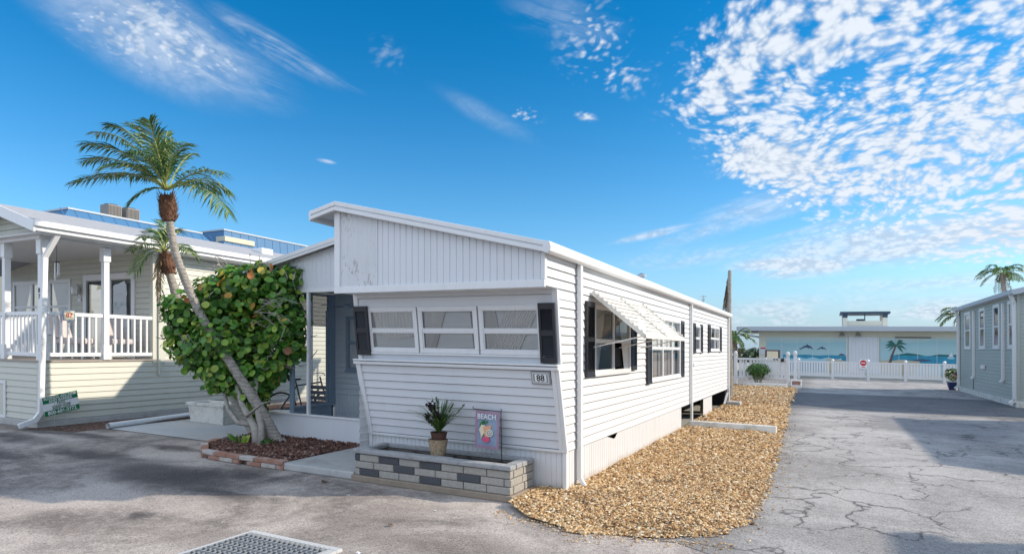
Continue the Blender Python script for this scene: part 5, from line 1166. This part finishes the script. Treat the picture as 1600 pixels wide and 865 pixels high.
# ------------------------------------------------------------------ wheel stop, white gate fence, shrub, steps
ws = thing('parking_stop', 'white painted concrete parking stop lying across the gravel', 'parking stop', (-1.7, 13.5, .03)); mb = MB()
mb.prism([(-2.56, 13.42, .03), (-2.56, 13.66, .03), (-2.56, 13.62, .17), (-2.56, 13.46, .17)], (1.70, 0, 0)); mb.build('block', M['whiteconc'], ws, bevel=.015)
wf = Fr((0, 13.43, .03), (1, 0, 0), (0, .28, .96), (0, -.96, .28)); text_part('number', '84', wf, -1.0, .075, .004, .11, M['ink'], ws, spacing=1.4)
ws2 = thing('parking_stop', 'white painted parking stop in front of the round shrub', 'parking stop', (-2.6, 30.9, .03)); mb = MB(); mb.prism([(-3.35, 30.3, .03), (-3.35, 30.55, .03), (-3.35, 30.5, .19), (-3.35, 30.34, .19)], (1.85, 0, 0)); mb.build('block', M['whiteconc'], ws2, bevel=.02)

gf = thing('gate_fence', 'short white board fence with battered pickets behind the round shrub', 'fence', (-2.7, 31.2, 0)); gy = 31.2; gfr = Fr((0, gy, 0), (1, 0, 0), (0, 0, 1), (0, -1, 0))
def fpost(parent, x, y, h_, w_=.13, cap=True, name='post'):
    mb = MB(); mb.box(x - w_ / 2, x + w_ / 2, y - w_ / 2, y + w_ / 2, 0, h_)
    if cap: mb.box(x - w_ / 2 - .03, x + w_ / 2 + .03, y - w_ / 2 - .03, y + w_ / 2 + .03, h_, h_ + .04); mb.lathe((x, y, h_ + .04), [(.05, 0), (.085, .05), (.08, .1), (.03, .15)], 10)
    mb.build(name, M['trim'], parent)
for x in (-3.78, -1.5): fpost(gf, x, gy, 1.45)
fpost(gf, -1.22, gy + .6, 1.5); fpost(gf, -2.05, gy + 1.2, 1.35, .08, False)
mb = MB(); mb.fbox(gfr, -3.72, -1.56, 1.22, 1.32, -.03, .03); mb.fbox(gfr, -3.72, -1.56, .34, .44, -.03, .03)
x = -3.62; k = 0
while x < -1.66:
    tilt = .09 if k == 2 else 0; mb.hexa([gfr(x + tilt, .3, -.012), gfr(x + .115 + tilt, .3, -.012), gfr(x + .115 + tilt, .3, -.03), gfr(x + tilt, .3, -.03), gfr(x - tilt, 1.24, -.012), gfr(x + .115 - tilt, 1.24, -.012), gfr(x + .115 - tilt, 1.24, -.03), gfr(x - tilt, 1.24, -.03)]); x += .15; k += 1
mb.build('board_panel', M['trim'], gf)
mb = MB(); mb.fbox(gfr, -2.0, -1.92, 1.25, 1.3, .03, .05); mb.fbox(gfr, -2.12, -2.04, 1.25, 1.3, .03, .05); mb.fbox(gfr, -1.8, -1.66, 1.17, 1.32, .03, .07); mb.build('latch', M['black'], gf)
st = thing('steps', 'small white box step with a brown tread beside the gate fence', 'steps', (-1.1, 31.0, 0)); mb = MB(); mb.box(-1.36, -.92, 30.8, 31.3, 0, .14); mb.box(-1.36, -.92, 31.0, 31.4, .3, .36); mb.box(-1.36, -1.31, 30.9, 31.3, .14, .3); mb.box(-.97, -.92, 30.9, 31.3, .14, .3); mb.build('frame', M['trim'], st)
mb = MB(); mb.box(-1.3, -.98, 30.95, 31.2, .14, .3); mb.build('tread', M['brick'], st)
sb = thing('round_shrub', 'clipped green shrub growing in front of the short white fence', 'shrub', (-2.75, 30.75, .02)); leafy(sb, 'foliage', (-2.75, 30.75, .78), .52, 2600, .035, 'shrub', .62); leafy(sb, 'lower_foliage', (-2.75, 30.75, .5), .3, 500, .03, 'shrub', .9); mb = MB()
for k in range(7): a = k * .9; mb.tube([(-2.75 + .04 * math.cos(a), 30.75 + .04 * math.sin(a), .02), (-2.75 + .3 * math.cos(a), 30.75 + .3 * math.sin(a), .6)], [.03, .015], 5)
mb.build('stem', M['greybark'], sb)
for k, (x, y) in enumerate(((-3.5, 30.6), (-3.3, 30.75), (-4.1, 28.6), (-3.9, 29.2))):
    mb = MB(); 
    for _ in range(60): stone(mb, (x + random.gauss(0, .12), y + random.gauss(0, .1), .05), .05)
    mb.build('rubble_pile', M['stone'] if k < 2 else M['whiteconc'], kind='stuff', label=['grey rubble beside the fence post', 'grey rubble under the left fence boards', 'pale rubble behind the mobile home corner', 'pale rubble nearer the fence'][k], cat='rubble')
fb = thing('footing_block', 'small broken concrete block at the far corner of the mobile home', 'block', (-2.4, 19.4, .04)); mb = MB(); mb.box(-2.6, -2.2, 19.2, 19.6, .03, .16); mb.build('slab', M['concrete'], fb, bevel=.03)

# far fence
ff_ = thing('picket_fence', 'long low white picket fence closing the far end of the lane', 'fence', (2.7, 42, 0)); fy = 42.0; X0f, st_ = -3.27, 1.86
ffr = Fr((0, fy, 0), (1, 0, 0), (0, 0, 1), (0, -1, 0))
for i in range(8):
    x = X0f + i * st_; mb = MB(); mb.box(x - .07, x + .07, fy - .07, fy + .07, 0, 1.14); mb.lathe((x, fy, 1.14), [(.1, 0), (.1, .03), (.02, .1)], 4); mb.build('post', M['trim'], ff_)
    if i < 7:
        mb = MB(); a, b_ = x + .07, x + st_ - .07; mb.fbox(ffr, a, b_, 1.0, 1.08, -.03, .03); mb.fbox(ffr, a, b_, .17, .27, -.03, .03); u = a + .02
        while u < b_ - .1: mb.fbox(ffr, u, u + .115, .27, 1.0, -.012, .012); u += .147
        mb.build('picket_panel', M['trim'], ff_)
rs = thing('no_entry_sign', 'small white sign with a red no entry disc on the far fence', 'sign', (2.05, 41.9, .75)); rf = Fr((2.05, 41.91, .98), (1, 0, 0), (0, 0, 1), (0, -1, 0))
mb = MB(); mb.fbox(rf, -.2, .2, -.28, .26, 0, .015); mb.build('board', M['white'], rs, bevel=.003); mb = MB(); mb.disc(rf(0, .05, .018), (0, -1, 0), .17, 20); mb.build('disc', M['signred'], rs); mb = MB(); mb.fbox(rf, -.11, .11, .025, .075, .019, .022); mb.build('bar', M['white'], rs)
mb = MB(); mb.fbox(rf, -.1, .1, -.22, -.18, .016, .018); mb.build('small_print', M['signred'], rs)

# ------------------------------------------------------------------ far hall with mural
fh = thing('mural_hall', 'low flat roofed hall with a painted seaside mural across its shutters', 'hall', (3, 50, 0)); FY = 46.0; hf = Fr((0, FY, 0), (1, 0, 0), (0, 0, 1), (0, -1, 0))
mb = MB(); mb.box(-4.04, 16, FY, FY + 9, 0, 3.02); mb.build('wall', M['mwall'], fh)
mb = MB(); mb.box(-5.35, 16.5, FY - .75, FY + 9.6, 3.02, 3.09); mb.build('roof', M['roofwhite'], fh)
mb = MB(); mb.box(-5.35, 16.5, FY - .85, FY - .75, 3.0, 3.30); mb.box(-5.42, -5.35, FY - .85, FY + 9.6, 3.0, 3.30); mb.build('fascia', M['fascia'], fh, bevel=.02)
mb = MB(); mb.box(-5.34, 16.4, FY - .74, FY + 9.5, 3.09, 3.2); mb.build('roof_deck', M['roofwhite'], fh)
def paint(name, ps, mt, n): mb = MB(); mb.poly([hf(u, v, n) for u, v in ps]); return mb.build(name, M[mt], mural)
mb = MB(); mb.fbox(hf, -3.55, 1.28, .3, 2.62, .0, .05); mb.fbox(hf, 3.2, 12, .3, 2.62, .0, .05); mural = mb.build('mural_panel', M['msky'], fh)
mb = MB(); ribs(mb, Fr((0, FY - .05, 0), (1, 0, 0), (0, 0, 1), (0, -1, 0)), 1.42, 3.06, .3, 2.66, .2, .02, .012); mb.fbox(hf, 1.28, 1.34, .3, 2.7, .0, .07); mb.fbox(hf, 3.06, 3.12, .3, 2.7, .0, .07); mb.build('roll_shutter', M['shut'], fh)
for u in (-2.6, -1.65, -.7, .25, 4.2, 5.2, 6.2, 7.2): mb = MB(); mb.fbox(hf, u, u + .02, .4, 2.6, .05, .062); mb.build('panel_seam', M['shut'], mural)
def wavy(u0, u1, base, amp, f, bottom, ph=0, n=26): return [(u0, bottom), (u1, bottom)] + [(u1 + (u0 - u1) * i / n, base + amp * math.sin(f * (u1 + (u0 - u1) * i / n) + ph)) for i in range(n + 1)]
paint('sea', wavy(-2.5, 1.28, 1.42, .02, 4, .32), 'msea', .054); paint('surf', wavy(-2.45, 1.0, 1.22, .05, 7, .9), 'msurf', .057); paint('sand', wavy(.1, 1.28, 1.12, .08, 2.2, .32, 1), 'msand', .060)
paint('sand', wavy(3.2, 5.0, 1.15, .07, 3, .32, 1), 'msand', .063); paint('sea', wavy(3.75, 12, 1.5, .01, 2, .9), 'msea', .057); paint('surf', wavy(3.2, 5.3, 1.12, .06, 4, .8), 'msand', .066)
paint('headland', [(3.9, 1.5), (5.6, 1.5), (5.1, 1.6), (4.7, 1.66), (4.3, 1.58)], 'mland', .060); paint('headland', [(5.8, 1.48), (12, 1.48), (12, 1.62), (7.9, 1.66), (7.0, 1.58), (6.3, 1.6)], 'mland', .060)
paint('rocks', [(4.9, 1.16), (5.5, 1.14), (6.0, 1.22), (5.5, 1.3), (5.1, 1.26)], 'mgrey', .069)
def dolphin(u, v, s_, fl=1):
    o_ = [(-.5, -.12), (-.42, -.04), (-.5, .02), (-.38, .02), (-.2, .16), (-.02, .24), (.03, .33), (.1, .23), (.26, .16), (.38, .04), (.42, -.1), (.36, -.07), (.28, .02), (.12, .06), (.14, -.04), (.04, .06), (-.12, .07), (-.3, -.02)]
    paint('dolphin', [(u + fl * a * s_, v + b_ * s_) for a, b_ in (o_ if fl > 0 else o_[::-1])], 'mgrey', .058)
dolphin(-1.05, 1.85, .95); dolphin(.25 - .4, 1.82, .62); dolphin(-.1 + .0, 1.8, .1)
paint('turtle', [(2.62 - 1.5 - .3, 1.42), (1.25, 1.42), (1.15, 1.5), (1.0, 1.55), (.88, 1.5)], 'mgrey', .062)
paint('palm_trunk', [(3.6, .9), (3.78, .9), (3.9, 1.5), (4.1, 2.15), (4.02, 2.17), (3.82, 1.6)], 'mtrunk', .072)
for a in (-2.9, -2.4, 3.0, 2.5, .9, .3, -.4, -.9, 1.6):
    c, s_ = math.cos(a), math.sin(a); L = .62; paint('palm_frond', [(4.06, 2.16), (4.06 + c * L * .5 - s_ * .07, 2.2 + s_ * L * .5 + abs(c) * .07), (4.06 + c * L, 2.14 + s_ * L * .8 - .1), (4.06 + c * L * .5 + s_ * .07, 2.12 + s_ * L * .45)] if c > 0 else [(4.06, 2.16), (4.06 + c * L, 2.14 + s_ * L * .8 - .1), (4.06 + c * L * .5, 2.26 + s_ * L * .5)], 'mpalm', .074 + .001 * abs(a))
paint('sail_boat', [(7.0 - .3, 1.42), (7.15, 1.42), (7.05, 1.33), (6.8, 1.33)], 'msurf', .066); paint('sail', [(6.78, 1.45), (7.05, 1.45), (6.95, 1.75)], 'shut', .067)
mb = MB(); mb.fbox(hf, 4.0, 5.9, 2.6, 2.66, .05, .14); mb.build('shutter_bar', M['mtrunk'], fh)
for u, q in ((.98, 1), (1.9, 1)):
    mb = MB(); c = hf(u + .05 * q, 2.8, .3); mb.lathe((c.x, c.y, c.z - .1), [(.05, 0), (.17, .02), (.14, .12), (.05, .17)], 12); mb.bar(c, hf(u, 2.95, 0), .04, .04); mb.build('floodlight', M['ac'], fh)
mb = MB(); mb.fbox(hf, -3.95, -3.6, 1.4, 1.9, .0, .03); ns_ = mb.build('notice', M['shut'], fh); mb = MB(); mb.fbox(hf, -3.93, -3.62, 1.78, 1.88, .031, .035); mb.build('notice_header', M['signred'], ns_)
nb = thing('notice_board', 'brown framed notice board standing behind the short white fence', 'notice board', (-2.9, 42.5, 0)); mb = MB(); mb.box(-3.45, -2.55, 43.4, 43.46, 1.0, 1.72); mb.build('frame', M['mtrunk'], nb); mb = MB(); mb.box(-3.33, -2.67, 43.37, 43.4, 1.05, 1.63); mb.build('board', M['fl_cream'], nb)
for x in (-3.4, -2.6): mb = MB(); mb.box(x - .04, x + .04, 43.46, 43.54, 0, 1.7); mb.build('leg', M['mtrunk'], nb)
# canopy at the left of the hall
cn = thing('entrance_canopy', 'small pale lean-to canopy at the left end of the mural hall', 'canopy', (-5, 47.5, 0)); mb = MB(); mb.hexa([(-6.6, 46.4, 2.95), (-4.1, 46.4, 2.55), (-4.1, 50, 2.55), (-6.6, 50, 2.95), (-6.6, 46.4, 3.05), (-4.1, 46.4, 2.68), (-4.1, 50, 2.68), (-6.6, 50, 3.05)]); mb.build('roof', M['shut'], cn)
for y in (46.5, 49.9): mb = MB(); mb.box(-6.55, -6.45, y - .05, y + .05, 0, 2.95); mb.build('post', M['trim'], cn)
# roof lookout
lk = thing('roof_lookout', 'small open sided lookout box on the roof of the mural hall', 'rooftop room', (2.3, 49, 3.2)); x0, x1, y0, y1 = 1.27, 3.62, 48.2, 50.4
for x, y in ((x0, y0), (x1, y0), (x0, y1), (x1, y1)): mb = MB(); mb.box(x - .14, x + .14, y - .14, y + .14, 3.2, 4.25); mb.build('pillar', M['mwall'], lk)
mb = MB(); mb.box(x0, x1, y0 - .06, y0 + .06, 3.2, 3.78); mb.build('parapet', M['mwall'], lk); mb = MB(); mb.box(x0, x1, y1 - .06, y1 + .06, 3.2, 3.78); mb.build('parapet', M['mwall'], lk)
mb = MB(); mb.box(x0 - .3, x1 + .3, y0 - .3, y1 + .3, 4.25, 4.4); mb.build('flat_roof', M['navy'], lk, bevel=.02)
mb = MB(); mb.box(x0 - .15, x0 + .15, y0 - .16, y0 - .13, 4.0, 4.25); mb.box(x1 - .15, x1 + .15, y0 - .16, y0 - .13, 4.0, 4.25); mb.box((x0 + x1) / 2 - .03, (x0 + x1) / 2 + .03, y0 - .05, y0 + .05, 3.78, 4.25); mb.box(x0 + .7, x0 + 1.2, y0 + .3, y0 + .9, 3.78, 3.92); mb.build('trim', M['navy'], lk)
mb = MB(); mb.box(x0 - .2, x1 + .2, y0 - .2, y0 - .14, 3.26, 3.42); mb.build('ledge', M['fascia'], lk)

# ------------------------------------------------------------------ far vegetation and the car
def far_palm(cx_, cy_, cz, r, base, lab, nf=15, leafs=.8, trunk=.16):
    t = thing('palm_tree', lab, 'palm tree', base); c = Vector((cx_, cy_, cz)); b = Vector(base)
    mb = MB(); mb.tube([b, b.lerp(c, .5) + Vector((.15, 0, 0)), c], [trunk * 1.2, trunk, trunk * .9], 8); mb.build('trunk', M['bark'], t)
    for k in range(nf):
        a = k * 2.4 + random.uniform(-.2, .2); e = random.uniform(-.25, 1.0); d = Vector((math.cos(a), math.sin(a), 0)); frond(t, c, c + d * r * .55 + Vector((0, 0, r * (.25 + .5 * e))), c + d * r * random.uniform(.85, 1.1) + Vector((0, 0, r * (e - .55) * .7)), leaf=leafs * r * .38, n=20, droop=.6, wd=.03)
    for k in range(4): a = k * 1.7; d = Vector((math.cos(a), math.sin(a), 0)); frond(t, c, c + d * r * .3, c + d * r * .3 + Vector((0, 0, -r * .9)), leaf=.2 * r, n=14, mt='deadleaf', wd=.03)
    return t
pA = AT(1566, 428, 45); far_palm(pA.x, pA.y, pA.z, 1.5, (pA.x + .3, pA.y, 0), 'palm crown rising above the right hand house roof', 22)
pB = AT(1500, 494, 47); far_palm(pB.x, pB.y, pB.z, 1.5, (pB.x, pB.y, 0), 'bushy palm peeking over the far corner of the right hand house', 26)
pC = AT(1147, 527, 40); far_palm(pC.x, pC.y, pC.z, 1.25, (pC.x - .1, pC.y, 0), 'young arching palm behind the far end of the mobile home', 16)
dd = thing('dead_palm', 'bare palm trunk with hanging brown dead fronds behind the mobile home', 'palm tree', (-3.05, 23.1, 0)); mb = MB(); mb.tube([(-3.0, 23.1, 0), (-3.03, 23.1, 3), (-3.0, 23.1, 4.5)], [.13, .09, .06], 8); mb.build('trunk', M['bark'], dd)
for k in range(9): a = k * .7; tp_ = Vector((-3.02, 23.1, 4.45 - .06 * k)); frond(dd, tp_, tp_ + Vector((-.08 + .04 * math.cos(a), .05 * math.sin(a), -.3)), tp_ + Vector((-.16 + .07 * math.cos(a), .07 * math.sin(a), -1.15)), leaf=.14, n=18, mt='deadleaf', droop=1.2, wd=.012)
an = thing('antenna', 'thin antenna pole showing above the mobile home roof', 'antenna', (-3.5, 20.7, 0)); mb = MB(); mb.tube([(-3.5, 20.7, 0), (-3.5, 20.7, 3.45)], .018, 6); mb.bar((-3.6, 20.7, 3.4), (-3.4, 20.7, 3.4), .02); mb.bar((-3.55, 20.7, 3.3), (-3.45, 20.7, 3.3), .05); mb.build('pole', M['steel'], an)
mb = MB()
for _ in range(5200):
    x = random.uniform(-60, 45); y = random.uniform(86, 96); top_ = 1.9 + 1.3 * mnoise.noise((x * .12, 0, 3)) + .8 * mnoise.noise((x * .5, 2, 3)); z = random.uniform(-.2, max(.4, top_)); s_ = random.uniform(.3, .6)
    nn = Vector([random.gauss(0, 1) for _ in range(3)]).normalized(); a = nn.orthogonal().normalized() * s_; b_ = nn.cross(a) * .7; p = Vector((x, y, z)); mb.poly([p - a, p - b_, p + a, p + b_])
mb.build('tree_line', M['fartree'], kind='stuff', label='dark green line of trees far behind the hall', cat='trees')

cx0, cy0 = -5.6, 35.0
ca = thing('parked_car', 'dark blue car parked behind the far end of the mobile home', 'car', (cx0, cy0, 0))
prof = [(-2.1, .3), (-2.15, .65), (-1.95, .85), (-1.2, .95), (-.55, 1.38), (.75, 1.42), (1.55, .98), (2.1, .9), (2.2, .6), (2.15, .3)]
mb = MB(); n0 = mb.pts([(cx0 - .85, cy0 + a, z) for a, z in prof]); n1 = mb.pts([(cx0 + .85, cy0 + a, z) for a, z in prof]); k = len(prof)
mb = MB()
sec = [(-.88, .0), (-.9, .0), (.9, .0), (.88, .0)]
def ring(xo, zin): return [(cx0 + xo, cy0 + a, z if z < 1 else z - 0) for a, z in prof]
L0 = mb.pts([(cx0 - (.86 if z < 1 else .66), cy0 + a, z) for a, z in prof]); L1 = mb.pts([(cx0 + (.86 if z < 1 else .66), cy0 + a, z) for a, z in prof])
for i in range(k): j = (i + 1) % k; mb.f.append((L0 + i, L0 + j, L1 + j, L1 + i)); mb.m.append(0)
mb.f.append(tuple(L0 + i for i in range(k - 1, -1, -1))); mb.m.append(0); mb.f.append(tuple(L1 + i for i in range(k))); mb.m.append(0)
mb.build('body', M['carblue'], ca, bevel=.04)
for sx in (-1, 1): mb = MB(); mb.poly([(cx0 + sx * .80, cy0 - 1.0, .97), (cx0 + sx * .80, cy0 + 1.35, .99), (cx0 + sx * .69, cy0 + .7, 1.36), (cx0 + sx * .69, cy0 - .5, 1.33)]); mb.build('side_window', M['mirror'], ca)
for sx in (-.82, .82):
    for sy in (-1.35, 1.35): mb = MB(); mb.tube([(cx0 + sx - .1, cy0 + sy, .33), (cx0 + sx + .1, cy0 + sy, .33)], .33, 20); wl = mb.build('wheel', M['rubber'], ca); mb = MB(); mb.tube([(cx0 + sx - .11, cy0 + sy, .33), (cx0 + sx + .11, cy0 + sy, .33)], .2, 14); mb.build('rim', M['steel'], wl)
for sx in (-.6, .6): mb = MB(); mb.box(cx0 + sx - .15, cx0 + sx + .15, cy0 - 2.17, cy0 - 2.08, .62, .76); mb.build('headlight', M['white'], ca, bevel=.02)

# ------------------------------------------------------------------ storm drain
dr = thing('storm_drain', 'square metal storm drain grate with a pale frame in the street', 'drain', (-4.05, 3.4, 0)); gx0, gx1, gy0, gy1 = -4.56, -3.52, 2.95, 3.9
mb = MB(); mb.poly([(gx0 + .02, gy0 + .02, -.0), (gx1 - .02, gy0 + .02, -.0), (gx1 - .02, gy1 - .02, -.0), (gx0 + .02, gy1 - .02, .0)]); mb.v = [v + Vector((0, 0, .003)) for v in mb.v]; mb.build('pit', M['dark'], dr)
mb = MB()
for q in ((gx0, gx1, gy1 - .07, gy1), (gx0, gx1, gy0, gy0 + .07), (gx0, gx0 + .07, gy0 + .07, gy1 - .07), (gx1 - .07, gx1, gy0 + .07, gy1 - .07)): mb.box(*q, -.02, .024)
mb.build('frame', M['concrete_pale'], dr, bevel=.006)
mb = MB(); nb_ = 16; wx = (gx1 - gx0 - .14) / nb_
for i in range(nb_ + 1):
    x = gx0 + .07 + wx * i; mb.box(x - .003, x + .003, gy0 + .07, gy1 - .07, .004, .034)
for i in range(nb_):
    x = gx0 + .07 + wx * i; y = gy0 + .07
    k = 0
    while y < gy1 - .11:
        mb.bar((x + .003, y + (.0 if k % 2 else .02), .02), (x + wx - .003, y + (.02 if k % 2 else .0), .02), .006, .03); y += .052; k += 1
mb.build('grate', M['steel'], dr)
mb = MB()
for _ in range(230):
    if random.random() < .55: x, y = random.choice(((-1.9, 6.7), (-1.75, 7.6), (-1.6, 5.7), (-2.3, 6.2), (-1.2, 5.9))); x += random.gauss(0, .14); y += random.gauss(0, .12)
    else: y = random.uniform(5.6, 14); x = random.uniform(-2.5, -.8)
    z = gz(x, y) + .03; a = random.uniform(0, 6.28); l = random.uniform(.015, .04); d = Vector((math.cos(a), math.sin(a), random.uniform(-.3, .3))) * l; s_ = Vector((-d.y, d.x, random.uniform(-.01, .01))) * .35; p = Vector((x, y, z)); mb.poly([p - d, p - s_, p + d, p + s_])
mb.build('leaf_litter', M['litter'], kind='stuff', label='scattered dark dry leaf scraps over the near gravel', cat='leaf litter')
# scraps on the asphalt
for i, (x, y, s_, lab, mt) in enumerate(((-5.45, 5.72, .05, 'curled brown dead leaf lying before the concrete step', 'deadleaf'), (-4.75, 5.35, .02, 'tiny white scrap on the street before the planter', 'white'), (-3.35, 3.9, .028, 'white scrap on the street near the drain', 'white'), (-3.62, 4.65, .03, 'small dark scrap on the street', 'deadleaf'), (-3.55, 5.3, .018, 'tiny white chip lying closest to the planter corner', 'white'))):
    mb = MB(); mb.v = []; 
    n = 7; i0 = mb.pts([(x, y, .012)]); mb.pts([(x + s_ * random.uniform(.7, 1.3) * math.cos(6.283 * k / n), y + s_ * .8 * random.uniform(.7, 1.3) * math.sin(6.283 * k / n), .006 + s_ * random.uniform(.0, .7)) for k in range(n)])
    for k in range(n): mb.f.append((i0, i0 + 1 + k, i0 + 1 + (k + 1) % n)); mb.m.append(0)
    mb.build('leaf_scrap' if mt == 'deadleaf' else 'paper_scrap', M[mt], label=lab, cat='litter')
